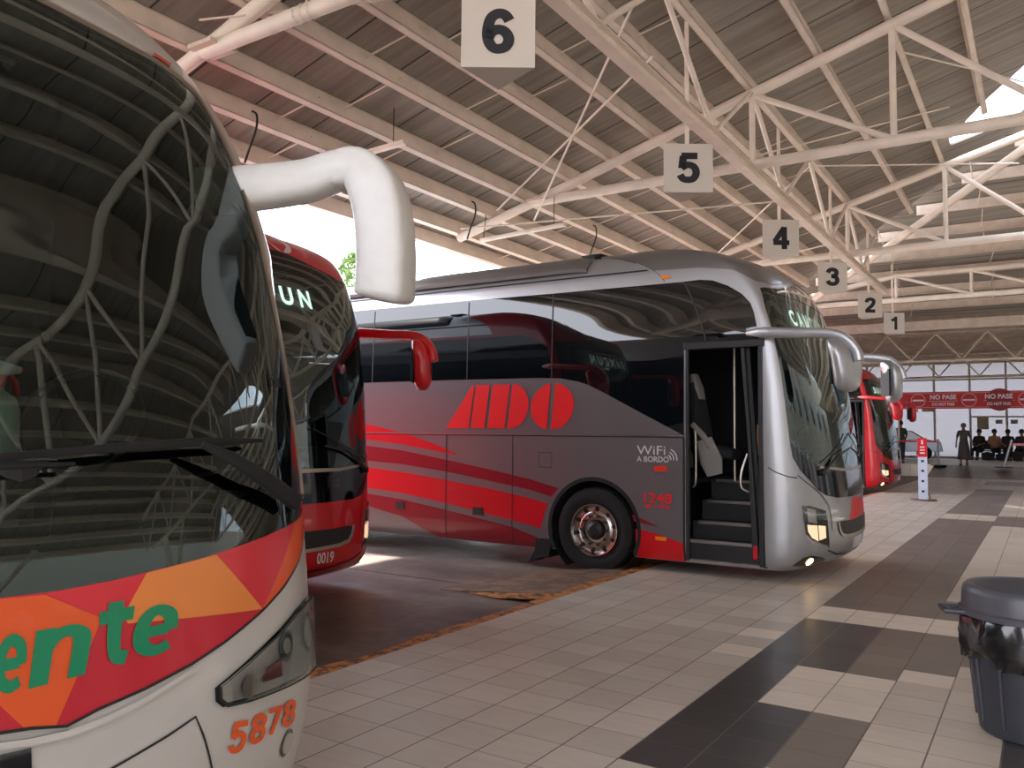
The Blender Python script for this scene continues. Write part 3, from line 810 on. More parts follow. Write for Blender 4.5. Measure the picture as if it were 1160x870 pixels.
for ch, q in (('e', [(.168,.869),(.098,.871),(.152,1.003),(.080,1.003)]), ('n', [(.088,.869),(-.052,.872),(.062,1.0),(-.085,.998)]),
              ('t', [(-.088,.872),(-.165,.872),(-.100,1.035),(-.205,1.034)]), ('e', [(-.172,.873),(-.315,.875),(-.205,1.006),(-.345,1.006)])):
    wtext('brand_lettering', ch, q, 'green', .045)
for ch, q in (('O', [(.62,.87),(.45,.87),(.60,1.05),(.43,1.05)]), ('r', [(.42,.87),(.35,.87),(.40,1.0),(.33,1.0)]), ('i', [(.31,.87),(.26,.87),(.30,1.05),(.25,1.05)])):
    wtext('brand_lettering', ch, q, 'green', .045)
qs = [(-.497,-.573,-.507,-.590,.530,.512,.622,.605), (-.590,-.675,-.600,-.685,.522,.508,.616,.600), (-.685,-.765,-.690,-.775,.520,.502,.606,.592), (-.778,-.880,-.780,-.888,.512,.490,.600,.580)]
for ch, (a, c, d, e, v0, v1, v2, v3) in zip('5878', qs):
    wtext('fleet_number', ch, [(a, v0), (c, v1), (d, v2), (e, v3)], 'number_orange', .037)
# head lamps, fog lamps, panels
for s in (-1, 1):
    hp = [(s*1.12,.880),(s*1.02,.885),(s*.90,.868),(s*.67,.805),(s*.449,.737),(s*.448,.70),(s*.475,.675),(s*.573,.662),(s*.794,.646),(s*1.036,.627),(s*1.16,.61),(s*1.22,.70),(s*1.19,.81)]
    hl = patch('headlight', B, [hp], .003, M['lamp_dark'], wc)
    cx, cy = s*.86, .745
    ins = [(cx+(t-cx)*.95, cy+(v-cy)*.88) for t, v in hp]
    patch('lamp_bowl', B, [ins], -.001+.006, M['lamp_house'], hl)
    n = 20
    for (tx, vx, r, mt) in ((.80,.775,.052,'chrome'),(.80,.775,.042,'lamp_dark'),(.80,.775,.026,'lamp_house'),(1.02,.77,.07,'chrome'),(1.02,.77,.055,'lamp_house'),(.585,.705,.035,'chrome_d')):
        patch('lamp_unit', B, [[(s*tx+r*math.cos(2*math.pi*k/n), vx+r*math.sin(2*math.pi*k/n)) for k in range(n)]], .008+(.08-r)*.12, M[mt], hl)
    patch('lamp_unit', B, [[(s*.64,.70),(s*.755,.69),(s*.755,.745),(s*.67,.735)]], .016, pbr('lamp_red', srgb(150,70,70), .3, .3), hl)
    patch('headlight_cover', B, [hp], .020, M['lensglass'], hl)
    bord = hp + [(cx+(t-cx)*.975, cy+(v-cy)*.93) for t, v in hp][::-1]
    patch('headlight_rim', B, [hp, [(cx+(t-cx)*.975, cy+(v-cy)*.94) for t, v in hp]], .022, M['plastic'], hl)
    fo = patch('fog_lamp', B, [[(s*.853+.046*math.cos(2*math.pi*k/n), .437+.046*math.sin(2*math.pi*k/n)) for k in range(n)]], .004, M['lamp_dark'], wc)
    patch('fog_lens', B, [[(s*.853+.034*math.cos(2*math.pi*k/n), .437+.034*math.sin(2*math.pi*k/n)) for k in range(n)]], .012, M['lamp_house'], fo, skirt=.01)
    def sm(pts, w=.0035):
        L = [Vector(p) for p in pts]; up = []; dn = []
        for i, p in enumerate(L):
            d = (L[min(i+1, len(L)-1)] - L[max(i-1, 0)]).normalized(); nn = Vector((-d.y, d.x))*w
            up.append(tuple(p+nn)); dn.append(tuple(p-nn))
        patch('panel_seam', B, [up + dn[::-1]], .003, M['plastic'], wc)
    if s < 0: sm([(s*.10,.62),(s*.281,.655),(s*.374,.678),(s*.40,.62),(s*.449,.50),(s*.50,.36),(s*.52,.2)])
    patch('marker_light', B, [[(s*.87,3.075),(s*.97,3.062),(s*1.0,3.09),(s*.90,3.105)]], .014, M['redlens'], wc, skirt=.014)
patch('lower_grille', B, [[(.085,.735),(.3,.75),(.7,.80),(.72,.70),(.6,.56),(.085,.53)]], .004, M['mask'], wc)
patch('bumper_ledge', B, [[(0,.752),(.09,.758),(.2,.775),(.369,.815),(.372,.805),(.2,.760),(.09,.742),(0,.735)]], .018, M['white'], wc, mirror=True, skirt=.03)
for s in (-1, 1):
    for tw in (3.9, 10.8):
        x = B.xc - (tw - B.T); make_wheel(wc, x, s)
        k = MB(); k.lathe([(.57, s*1.26), (.57, s*.8), (0, s*.8)], 24, 'y', (x, 0, .40), a0=-.9, a1=math.pi+.9); k.build('wheel_well', M['lining'], wc)
    patch('side_glass', B, [[(s*2.2,1.6),(s*13,1.75),(s*13,3.1),(s*1.7,3.1),(s*1.6,2.4),(s*1.7,1.7)]], .006, M['sideglass'], wc)
# wipers
w = MB()
w.sweep([B.S(.25,1.40,.06), B.S(-.12,1.425,.06), B.S(-.41,1.44,.06), B.S(-.60,1.445,.06), B.S(-.74,1.45,.05)], [(.008,.006),(.012,.008),(.014,.008),(.012,.008),(.006,.006)])
w.sweep([B.S(-.44,1.43,.075), B.S(-.55,1.385,.08), B.S(-.70,1.315,.07), B.S(-.90,1.235,.05)], [(.010,.008),(.02,.012),(.026,.016),(.03,.02)])
w.sweep([B.S(.6,1.39,.06), B.S(.25,1.385,.06), B.S(-.05,1.39,.05)], [(.006,.006),(.010,.008),(.005,.006)])
w.build('wiper', M['rubber'], wc, auto=50)
# white mirror arm with its hanging head, driver's side, and the same on the other side
for s in (1, -1):
    f = lambda x, y, z: Vector((x+2.05, s*(y-1.15), z))
    a = MB()
    pts = spline([f(-3.05,2.20,2.53), f(-2.86,2.32,2.55), f(-2.67,2.45,2.585), f(-2.55,2.52,2.63), f(-2.47,2.56,2.625)], 6)
    n = len(pts)
    a.sweep(pts, [(.100 - .022*min(1, i/(n*.7)), .085+.015*i/n) for i in range(n)])
    arm = a.build('mirror_arm', M['mirrorwhite'], wc, auto=50)
    h = MB()
    hp_ = spline([f(-2.56,2.53,2.625), f(-2.47,2.565,2.625), f(-2.405,2.59,2.56), f(-2.37,2.61,2.45), f(-2.355,2.62,2.28), f(-2.355,2.62,2.14), f(-2.36,2.62,2.08), f(-2.365,2.62,2.055)], 5)
    n = len(hp_); hs_ = []
    for i in range(n):
        t = i/(n-1)
        e = 1 if t < .82 else max(.25, math.sqrt(max(0, 1-((t-.82)/.19)**2)))
        hs_.append(((.075+.035*min(1, t*3))*e, (.10+.02*min(1, t*3))*e))
    h.sweep(hp_, hs_, e=.36)
    h.build('mirror_head', M['mirrorwhite'], arm, auto=40)
    q_ = [f(-2.355+a_*.5+b_*.866, 2.62-a_*.866+b_*.5, 0) for a_, b_ in ((-.10,-.118),(.06,-.118),(.06,-.08),(-.10,-.08))]
    g = MB(); g.prism([(c_.x, c_.y) for c_ in q_], lambda x, y, d: (x, y, d), 2.12, 2.50); g.build('mirror_glass', M['tick'], arm, bevel=.003)
# inside: dash, seats, pillars
d = MB(); d.sweep([(-1.05,-1.1,1.12),(-.62,-.6,1.16),(-.5,0,1.17),(-.62,.6,1.16),(-1.05,1.1,1.12)], [(.12,.3)]*5); dash = d.build('dashboard', M['plastic'], wc, auto=50)
d = MB(); d.tube([(-1.15+.1*math.cos(a),.65+.24*math.sin(a),1.52+.2*math.cos(a)) for a in [2*math.pi*k/24 for k in range(25)]], .017, 8); d.build('steering_wheel', M['plastic'], dash)
for sy in (.65, -.6):
    s_ = MB(); s_.sweep([(-1.75,sy,1.2),(-1.82,sy,1.6),(-1.9,sy,2.1)], [(.08,.26),(.08,.25),(.05,.15)], (1,0,0)); s_.sweep([(-1.85,sy,1.35),(-1.6,sy,1.38),(-1.35,sy,1.36)], [(.08,.26),(.09,.26),(.06,.24)])
    s_.build('seat', M['seatblack'], wc, auto=50)
d = MB(); d.box((-12,-1.2,.9),(-.6,1.2,.96)); d.box((-2.45,-1.15,.96),(-2.40,1.15,3.3)); d.build('cabin_floor', M['lining'], wc)
decal_text('glass_maker_mark', B, 'irizar', [(-.955,1.665),(-1.10,1.668),(-.955,1.715),(-1.10,1.715)], M['ink'], wc, bold=.02, off=.005)
# ================================================================ floor
def tile_mat(name, cols, rough, grout=srgb(92, 84, 78), px=.297, py=.295, ox=-3.777, oy=0.0, stain=.25):
    """ceramic tiles laid on the world grid; each tile its own tone, thin grout lines"""
    m, t, N, L, b = nt(name)
    g = N.new('ShaderNodeNewGeometry'); sx = N.new('ShaderNodeSeparateXYZ'); L.new(g.outputs['Position'], sx.inputs[0])
    def math_(op, a, c=None, d=None):
        n = N.new('ShaderNodeMath'); n.operation = op
        for i, q in enumerate((a, c, d)):
            if q is None: continue
            if isinstance(q, (int, float)): n.inputs[i].default_value = q
            else: L.new(q, n.inputs[i])
        return n.outputs[0]
    X = math_('DIVIDE', math_('SUBTRACT', sx.outputs[0], ox), px); Y = math_('DIVIDE', math_('SUBTRACT', sx.outputs[1], oy), py)
    fx = math_('FLOOR', X); fy = math_('FLOOR', Y)
    cb = N.new('ShaderNodeCombineXYZ'); L.new(fx, cb.inputs[0]); L.new(fy, cb.inputs[1])
    wn = N.new('ShaderNodeTexWhiteNoise'); wn.noise_dimensions = '2D'; L.new(cb.outputs[0], wn.inputs['Vector'])
    # pairs of tiles share a face now and then: longer stones
    e = .013
    ax = math_('ABSOLUTE', math_('SUBTRACT', math_('SUBTRACT', X, fx), .5)); ay = math_('ABSOLUTE', math_('SUBTRACT', math_('SUBTRACT', Y, fy), .5))
    gx = math_('GREATER_THAN', ax, .5-e); gy = math_('GREATER_THAN', ay, .5-e)
    gy = math_('MULTIPLY', gy, .55)
    gr = math_('MAXIMUM', gx, gy)
    nz = N.new('ShaderNodeTexNoise'); nz.inputs['Scale'].default_value = .9; nz.inputs['Detail'].default_value = 8; nz.inputs['Roughness'].default_value = .62
    L.new(g.outputs['Position'], nz.inputs['Vector'])
    mp = N.new('ShaderNodeMapping'); mp.inputs['Scale'].default_value = (2.2, 14, 1); L.new(g.outputs['Position'], mp.inputs[0])
    n2 = N.new('ShaderNodeTexNoise'); n2.inputs['Scale'].default_value = 1.5; n2.inputs['Detail'].default_value = 6; L.new(mp.outputs[0], n2.inputs['Vector'])
    cr = N.new('ShaderNodeMix'); cr.data_type = 'RGBA'; cr.inputs[6].default_value = cols[0]; cr.inputs[7].default_value = cols[1]
    L.new(wn.outputs['Value'], cr.inputs[0])
    k = math_('ADD', math_('MULTIPLY_ADD', nz.outputs['Fac'], stain*1.6, 1-stain*.8), math_('MULTIPLY_ADD', n2.outputs['Fac'], .24, -.12))
    sc = N.new('ShaderNodeVectorMath'); sc.operation = 'SCALE'; L.new(cr.outputs[2], sc.inputs[0]); L.new(k, sc.inputs['Scale'])
    mg = N.new('ShaderNodeMix'); mg.data_type = 'RGBA'; mg.inputs[7].default_value = grout; L.new(sc.outputs[0], mg.inputs[6]); L.new(gr, mg.inputs[0])
    L.new(mg.outputs[2], b.inputs['Base Color'])
    rr = N.new('ShaderNodeMapRange'); rr.inputs[1].default_value = .3; rr.inputs[2].default_value = .7; rr.inputs[3].default_value = rough+.04; rr.inputs[4].default_value = rough+.12
    L.new(nz.outputs['Fac'], rr.inputs[0]); L.new(rr.outputs[0], b.inputs['Roughness'])
    bp = N.new('ShaderNodeBump'); bp.inputs['Strength'].default_value = .35; bp.inputs['Distance'].default_value = .004; bp.invert = True
    L.new(gr, bp.inputs['Height']); L.new(bp.outputs[0], b.inputs['Normal'])
    return m

TM = [tile_mat('tile_beige', (srgb(190,179,166), srgb(206,195,182)), .34),
      tile_mat('tile_cream', (srgb(218,204,187), srgb(228,214,198)), .34, grout=srgb(150,138,125), stain=.12),
      tile_mat('tile_charcoal', (srgb(70,66,66), srgb(80,74,73)), .26, grout=srgb(120,112,104), stain=.3),
      tile_mat('tile_brown', (srgb(114,103,94), srgb(126,114,104)), .28, grout=srgb(60,54,50), stain=.3),
      tile_mat('tile_taupe', (srgb(122,112,102), srgb(134,123,112)), .3, grout=srgb(80,74,68), stain=.25),
      tile_mat('tile_warm', (srgb(200,187,171), srgb(212,199,182)), .32, grout=srgb(96,88,80), stain=.2)]
gx = [-3.777 + .297*i for i in range(60)]
def floor_kind(x, y):
    # x, y: middle of a tile (measured pattern of the walkway)
    c = round((x + 3.777)/.297 - .5)            # column number; 7..9 is the dark band
    if c < 6: return 0
    if c == 6:
        if 6.27 < y < 6.57 or 5.62 < y < 5.95: return 1
        return 0
    if c in (7, 8, 9):
        if y > 27.5: return 3 if (int(y/2.7) % 2) else 5
        if y > 18.3: return 3 if c == 9 else 4
        if y > 17.0: return 5
        if y > 7.68: return 3
        if y > 7.08: return 1
        if c == 7 and y > 3.6: return 2
        if c == 8: return 2 if (y > 5.62 or 4.0 < y < 4.71) else (1 if y > 4.71 else (2 if y > 3.6 else 0))
        if c == 9:
            if y > 6.5: return 3
            if y > 5.62: return 4
            if y > 4.71: return 1
            if y > 3.9: return 4
        return 0
    # right-hand field
    if y > 27.5: return 3 if (int(y/2.7) % 2) else 5
    if y > 18.3: return 5
    if y > 16.1: return 3
    if y > 8.6: return 5
    if y > 7.68: return 3
    if y > 7.08: return 1
    if y > 6.5: return 3
    if y > (6.2 if c >= 11 else 5.92): return 4
    if c == 10 and y > 5.62: return 1
    if c >= 12 and y < 4.87 and y > 2.5: return 2
    return 5
ys = [-8 + .295*i for i in range(int(44/.295))]
ys = [.295*i for i in range(-28, 117)]
vs, fs, mi = [], [], []
nx, ny = 42, len(ys)
for j in range(ny):
    for i in range(nx): vs.append((gx[i], ys[j], 0))
for j in range(ny-1):
    for i in range(nx-1):
        fs.append((j*nx+i, j*nx+i+1, (j+1)*nx+i+1, (j+1)*nx+i)); mi.append(floor_kind((gx[i]+gx[i+1])/2, (ys[j]+ys[j+1])/2))
fl = link('floor', vs, fs, TM, mi=mi); tag(fl, 'tiled walkway with a dark band and pale fields', kind='structure')
YEND = ys[-1]
# slope up to the waiting hall, and the hall floor
m = MB(); m.add([(-3.777,YEND,0),(8.4,YEND,0),(8.4,37,.39),(-3.777,37,.39)], [(0,1,2,3)]); m.add([(-14,37,.39),(12,37,.39),(12,60,.39),(-14,60,.39)], [(0,1,2,3)], 1); m.add([(-14,37,-.1),(-3.777,37,-.1),(-3.777,37,.39),(-14,37,.39)], [(0,1,2,3)], 1)
tag(m.build('floor', [TM[3], TM[5]]), 'brown slope and pale shiny floor of the waiting hall at the far end', kind='structure')
m = MB(); m.box((-3.777,-8.3,-.3),(-3.775,YEND,-.0005)); m.box((8.3,-8.3,-.3),(8.4,YEND,-.001))
tag(m.build('trim_1', M['signgrey']), 'edge of the walkway slab', kind='structure')

def road_mat():
    m, t, N, L, b = nt('bay_concrete')
    g = N.new('ShaderNodeNewGeometry')
    def noise(sc, det, scl=(1,1,1)):
        mp = N.new('ShaderNodeMapping'); mp.inputs['Scale'].default_value = scl; L.new(g.outputs['Position'], mp.inputs[0])
        n = N.new('ShaderNodeTexNoise'); n.inputs['Scale'].default_value = sc; n.inputs['Detail'].default_value = det; n.inputs['Roughness'].default_value = .65; L.new(mp.outputs[0], n.inputs[0]); return n
    a = noise(.55, 8, (1, 1.6, 1)); c = noise(7, 8)
    r = N.new('ShaderNodeValToRGB'); e = r.color_ramp.elements
    e[0].position = .38; e[0].color = srgb(66, 56, 54); e[1].position = .62; e[1].color = srgb(132, 118, 106)
    L.new(a.outputs['Fac'], r.inputs[0])
    mp = N.new('ShaderNodeMapRange'); mp.inputs[1].default_value = .3; mp.inputs[2].default_value = .7; mp.inputs[3].default_value = .78; mp.inputs[4].default_value = 1.2; L.new(c.outputs['Fac'], mp.inputs[0])
    s = N.new('ShaderNodeVectorMath'); s.operation = 'SCALE'; L.new(r.outputs[0], s.inputs[0]); L.new(mp.outputs[0], s.inputs['Scale'])
    L.new(s.outputs[0], b.inputs['Base Color'])
    rr = N.new('ShaderNodeMapRange'); rr.inputs[1].default_value = .35; rr.inputs[2].default_value = .65; rr.inputs[3].default_value = .42; rr.inputs[4].default_value = .7
    L.new(a.outputs['Fac'], rr.inputs[0]); L.new(rr.outputs[0], b.inputs['Roughness'])
    bp = N.new('ShaderNodeBump'); bp.inputs['Strength'].default_value = .25; bp.inputs['Distance'].default_value = .006; L.new(c.outputs['Fac'], bp.inputs['Height']); L.new(bp.outputs[0], b.inputs['Normal'])
    return m
RM = road_mat()
m = MB(); m.add([(-90,-60,-.1),(-3.777,-60,-.1),(-3.777,90,-.1),(-90,90,-.1)], [(0,1,2,3)]);  m.add([(-3.777,-60,-.1),(8.4,-60,-.1),(8.4,-8.26,-.1),(-3.777,-8.26,-.1)], [(0,1,2,3)])
YM = pbr('bounce_concrete', srgb(190,182,172), .8, noise=.2, nscale=.6)  # yard colour raised so it bounces light up under the roof
m2 = MB(); m2.add([(8.4,-60,-.1),(60,-60,-.1),(60,90,-.1),(8.4,90,-.1)], [(0,1,2,3)]); m2.add([(-90,-60,-.096),(-11.5,-60,-.096),(-11.5,90,-.096),(-90,90,-.096)], [(0,1,2,3)]); tag(m2.build('ground', YM), 'sunlit concrete of the yard, made pale to bounce light under the roof', 'ground', kind='structure')
tag(m.build('ground', RM), 'stained concrete of the coach bays', 'ground', kind='structure')
m = MB()
for y0 in (3.15, 7.1, 11.3, 15.2): m.box((-40, y0-.012, -.1), (-4.0, y0+.012, -.0975))
for x0 in (-8.5, -13): m.box((x0-.012, -20, -.1), (x0+.012, 40, -.0975))
tag(m.build('trim_2', M['plastic']), 'dark joints in the bay concrete', kind='structure')

def worn(name, col, under, th=.5, sc=9):
    m, t, N, L, b = nt(name)
    g = N.new('ShaderNodeNewGeometry'); n = N.new('ShaderNodeTexNoise'); n.inputs['Scale'].default_value = sc; n.inputs['Detail'].default_value = 8; n.inputs['Roughness'].default_value = .7
    L.new(g.outputs['Position'], n.inputs[0])
    r = N.new('ShaderNodeValToRGB'); e = r.color_ramp.elements; e[0].position = th-.05; e[0].color = under; e[1].position = th+.05; e[1].color = col
    L.new(n.outputs['Fac'], r.inputs[0]); L.new(r.outputs[0], b.inputs['Base Color']); b.inputs['Roughness'].default_value = .65
    return m
ORW = worn('worn_orange_paint', srgb(196, 124, 52), srgb(88, 68, 52), .47)
RAMPM = worn('worn_ramp', srgb(138, 110, 86), srgb(104, 84, 70), .5, 5)
# worn orange kerb line along the walkway edge, a little below it
m = MB(); rnd = random.Random(3)
yy = -4.0
pts = []
while yy < 26: pts.append((yy, .11 + rnd.uniform(-.03, .035))); yy += .22
for i in range(len(pts)-1):
    (y0, w0), (y1, w1) = pts[i], pts[i+1]
    m.add([(-3.777-w0-.02,y0,-.008),(-3.778,y0,-.003),(-3.778,y1,-.003),(-3.777-w1-.02,y1,-.008),(-3.777-w0-.02,y0,-.1),(-3.777-w1-.02,y1,-.1)], [(0,1,2,3),(4,0,3,5)])
tag(m.build('kerb_strip', ORW), 'worn orange painted kerb strip along the edge of the tiled walkway', 'kerb')
# low concrete wedge that lets a wheel onto the walkway
m = MB()
m.add([(-5.25,7.85,-.098),(-5.25,6.72,-.098),(-3.88,6.86,-.02),(-3.88,8.9,-.02),(-4.3,8.9,-.05),(-5.2,6.70,-.1),(-3.88,6.84,-.1),(-3.88,8.9,-.1)],
      [(1,0,3,2),(5,1,2,6),(2,3,7,6)])
wd = m.build('wheel_ramp', RAMPM); tag(wd, 'low worn wedge of concrete in front of the open-door coach wheel', 'ramp')
m = MB(); m.add([(-4.95,6.745,-.095),(-3.88,6.86,-.018),(-3.88,6.70,-.045),(-4.5,6.64,-.09)], [(0,1,2,3)]); m.build('painted_edge', ORW, wd)

# ================================================================ roof
ZR = lambda x: 6.26 + .283*(x + 3.33)
RX = 3.4                                    # ridge
def zr(x): return ZR(x) if x <= RX else ZR(RX) - .283*(x-RX)
SH = .36                                    # underside of the sheets above the chord line
def sheet_mat():
    m, t, N, L, b = nt('roof_sheet')
    g = N.new('ShaderNodeNewGeometry'); sx = N.new('ShaderNodeSeparateXYZ'); L.new(g.outputs['Position'], sx.inputs[0])
    w = N.new('ShaderNodeMath'); w.operation = 'PINGPONG'; w.inputs[1].default_value = .45; L.new(sx.outputs[1], w.inputs[0])
    l = N.new('ShaderNodeMath'); l.operation = 'LESS_THAN'; l.inputs[1].default_value = .012; L.new(w.outputs[0], l.inputs[0])
    mp = N.new('ShaderNodeMapping'); mp.inputs['Scale'].default_value = (.25, 5, .25); L.new(g.outputs['Position'], mp.inputs[0])
    n = N.new('ShaderNodeTexNoise'); n.inputs['Scale'].default_value = 2; n.inputs['Detail'].default_value = 6; L.new(mp.outputs[0], n.inputs[0])
    r = N.new('ShaderNodeValToRGB'); e = r.color_ramp.elements; e[0].position = .3; e[0].color = srgb(140, 133, 124); e[1].position = .7; e[1].color = srgb(172, 164, 154)
    L.new(n.outputs['Fac'], r.inputs[0])
    mx = N.new('ShaderNodeMix'); mx.data_type = 'RGBA'; mx.inputs[7].default_value = srgb(64, 56, 52); L.new(r.outputs[0], mx.inputs[6]); L.new(l.outputs[0], mx.inputs[0])
    L.new(mx.outputs[2], b.inputs['Base Color']); b.inputs['Roughness'].default_value = .6
    return m
SM = sheet_mat()
XE = -9.05                                   # eave
hipY = lambda x: 20.6 - (x + 2.43)*1.12 if x < RX else 20.6 - (RX+2.43)*1.12 + (x-RX)*1.12
m = MB()
xs = [XE, -6, -3, -1.42]
def sheet(x0, x1, y0, y1a, y1b):
    m.add([(x0,y0,zr(x0)+SH),(x1,y0,zr(x1)+SH),(x1,y1b,zr(x1)+SH),(x0,y1a,zr(x0)+SH),(x0,y0,zr(x0)+SH+.05),(x1,y0,zr(x1)+SH+.05),(x1,y1b,zr(x1)+SH+.05),(x0,y1a,zr(x0)+SH+.05)],
          [(0,1,2,3),(4,7,6,5),(0,4,5,1),(1,5,6,2),(2,6,7,3),(3,7,4,0)])
Y0 = -6  # roof ended early behind the viewpoint, an added opening for sky light
for i in range(3): sheet(xs[i], xs[i+1], Y0, hipY(xs[i]), hipY(xs[i+1]))
# beyond the open slot
sheet(-1.42, -.7, Y0, 17.35, 16.1); sheet(-.7, .2, Y0, 16.1, 14.9); sheet(.2, RX, Y0, 14.9, 13.8)
sheet(-1.42, -.2, 17.75, hipY(-1.42), hipY(-.2))
sheet(RX, 11.5, Y0, 16, 22)
tag(m.build('ceiling', SM, fixn=True), 'grey sheet roof over the bays with an open slot', kind='structure')
# hip end, sloping down away from the bays
zh = lambda y: 7.24 + SH - .25*(y-18.7)
m = MB(); pts = [(-6.9, 25.6), (-5.72, 24.28), (-.2, 18.1), (3.4, 14.1), (9, 20.4), (9, 28.2), (-9.2, 28.2)]
m.prism(pts, lambda x, y, d: (x, y, zh(y) + d), .0, .05)
tag(m.build('ceiling', SM), 'far hipped end of the sheet roof', kind='structure')

def ibeam(m, x, y0, y1, z, h=.2, w=.085, tx=None, ang=0.0):
    """channel purlin: web with flanges, along Y"""
    M4 = Matrix.Translation((x, 0, z)) @ Matrix.Rotation(-ang, 4, 'Y')
    m.box((-.006, y0, 0), (.006, y1, h), M=M4); m.box((-w, y0, 0), (.006, y1, .014), M=M4); m.box((-w, y0, h-.014), (.006, y1, h), M=M4); m.box((-w, y0, .0), (-w+.01, y1, .03), M=M4)
PX = [x for x in [-8.9, -8.41, -7.71, -7.06, -6.24, -5.53, -4.8, -3.99, -3.34, -2.42, -1.53, -.71, .2, 1.1, 2.0, 2.9, 3.9, 4.8, 5.7, 6.6, 7.5, 8.4, 9.3, 10.2, 11.1, 12.0, 12.9] if x < 11.6]
ang = math.atan(.283)
n_ = 3
for i, x in enumerate(PX):
    y1 = hipY(x) - .05
    if -1.3 < x < RX: y1 = {-.71: 16.1}.get(x, 15.2 if x < 1 else 13)
    if x > RX: y1 = 14 + (x-RX)*.8
    m = MB(); ibeam(m, x, Y0, y1, zr(x)+.10, .25 if i != 7 else .25, ang=ang if x < RX else -ang)
    o = m.build('purlin', M['steel']); tag(o, 'cream painted channel purlin running the length of the sloping bay roof', 'beam', 'purlins of the bay roof')
# sag rods between the purlins
m = MB()
for yy in (-4, .9, 2.4, 6.8, 8.6, 13.4, 15.2, 19.5):
    for i in range(0, 11):
        if PX[i+1] > -1.5 and yy > 12: continue
        a, c = PX[i], PX[i+1]; d = .25*(1 if i % 2 else -1)
        m.tube([(a, yy+d, zr(a)+.22), (c, yy+d+.1, zr(c)+.22)], .011, 6)
tag(m.build('trim_3', M['steel']), 'thin sag rods between purlins', kind='structure')
# eave and hip members
m = MB(); m.tube([(-7.3, 26.2, zr(-7.3)-.35), (-.2, 18.6, zr(-.2)+.0), (2.6, 15.6, zr(2.6))], .09, 12); 
tag(m.build('hip_beam', M['steel']), 'thick round cream hip beam where the two roof slopes meet', 'beam')
n2 = 0
y = 18.9
while y < 28:
    m = MB(); x0 = -.2 - (y-18.7)/1.12
    m.box((max(x0, -6.5), y-.006, zh(y)-.26), (9, y+.006, zh(y)-.03)); m.box((max(x0, -6.5), y-.07, zh(y)-.27), (9, y+.006, zh(y)-.256))
    o = m.build('purlin', M['steel_dk']); tag(o, 'cream purlin running across under the far hipped roof end', 'beam', 'purlins of the far hipped roof end'); y += 1.15
for xx in (-1.2, 1.2, -3.4):
    m = MB(); yy = 19.2 if xx > -3 else 22
    while yy < 26.6: m.tube([(xx+.1*((yy*10)%2), yy, zh(yy)-.15), (xx, yy+1.1, zh(yy+1.1)-.15)], .012, 6); yy += 1.15
    tag(m.build('sag_rod', M['steel']), 'thin sag rods tying the purlins of the far hipped roof end', 'rod', 'sag rods of the far hipped roof end')

# ---------------------------------------------------------------- roof frames across the bays
NX = [-6.81, -5.15, -3.33, -1.53, .27, 2.07, 3.87, 5.7, 7.6, 9.5]
def frame(name, Y, label, zb=5.24, x1=9.0, left=True, hang=False):
    root = empty(name, (-3.33, Y, 0)); tag(root, label, 'roof truss')
    zr = lambda x: min(globals()['zr'](x), zh(Y)-.32)
    o3 = lambda x, z: (x+3.33, 0, z)
    m = MB(); m.tube([o3(-8.41, zr(-8.41)+.02)] + [o3(x, zr(x)) for x in (-6.81, -3.33, 0, RX)] + [o3(x, zr(x)) for x in (6, 9.2)], .075, 14); m.build('top_chord', M['steel'], root, auto=50)
    m = MB(); m.tube([o3(-6.9, zb), o3(-3.33, zb), o3(x1, zb+.02)], .075, 14)
    for x in (-5.9, -4.4, -2.1, -.9, 1.4): m.lathe([(.081, x+3.33), (.081, x+3.35)], 14, 'x', (0, 0, zb))
    m.build('bottom_chord', M['steel'], root, auto=50)
    for i, x in enumerate(NX[2:], 2):
        m = MB(); m.tube([o3(x, zr(x)-.06), o3(x, zb+.05)], .042, 10); m.build('post', M['steel'], root, auto=50)
        if i+1 < len(NX):
            m = MB(); m.tube([o3(x+.05, zr(x)-.04), o3(NX[i+1]-.05, zb+.05)], .042, 10); m.build('brace', M['steel'], root, auto=50)
    m = MB(); m.box((-6.95+3.33,-.15,zb-.02),(-6.6+3.33,.15,zb+.02)); m.build('gusset', M['steel_dk'], root)
    return root
frame('roof_truss', 4.95, 'nearest roof truss, cut by the top of the picture above the white coach')
frame('roof_truss', 11.2, 'big roof truss whose round bottom chord passes behind the sign numbered 5', zb=5.25)
frame('roof_truss', 17.75, 'roof truss crossing behind the sign numbered 4 and over the sign numbered 3', zb=5.24)
frame('roof_truss', 24.3, 'farthest roof truss of the bays, over the signs numbered 1 and 2', zb=5.20)
frame('roof_truss', -2.4, 'roof truss behind the viewpoint, seen mirrored in the windscreens')
# column pair that carries them, mirrored in the windscreen
for yy in (-2.4, 4.95, 11.2):
    m = MB(); m.tube([(8.0, yy, 0), (8.0, yy, 5.2)], .16, 16); m.tube([(8.0, yy, 3.6), (6.4, yy, 5.2)], .07, 12); m.tube([(8.0, yy, 3.6), (8.0, yy+1.6, 5.2)], .07, 12)
    tag(m.build('column', M['steel']), 'round cream roof column', 'column', 'roof columns beside the terminal')
for yy in (4.35, 17.75):
    m = MB(); m.tube([(-13.2, yy, -.1), (-13.2, yy, 3.2), (-8.41, yy, zr(-8.41))], .12, 16)
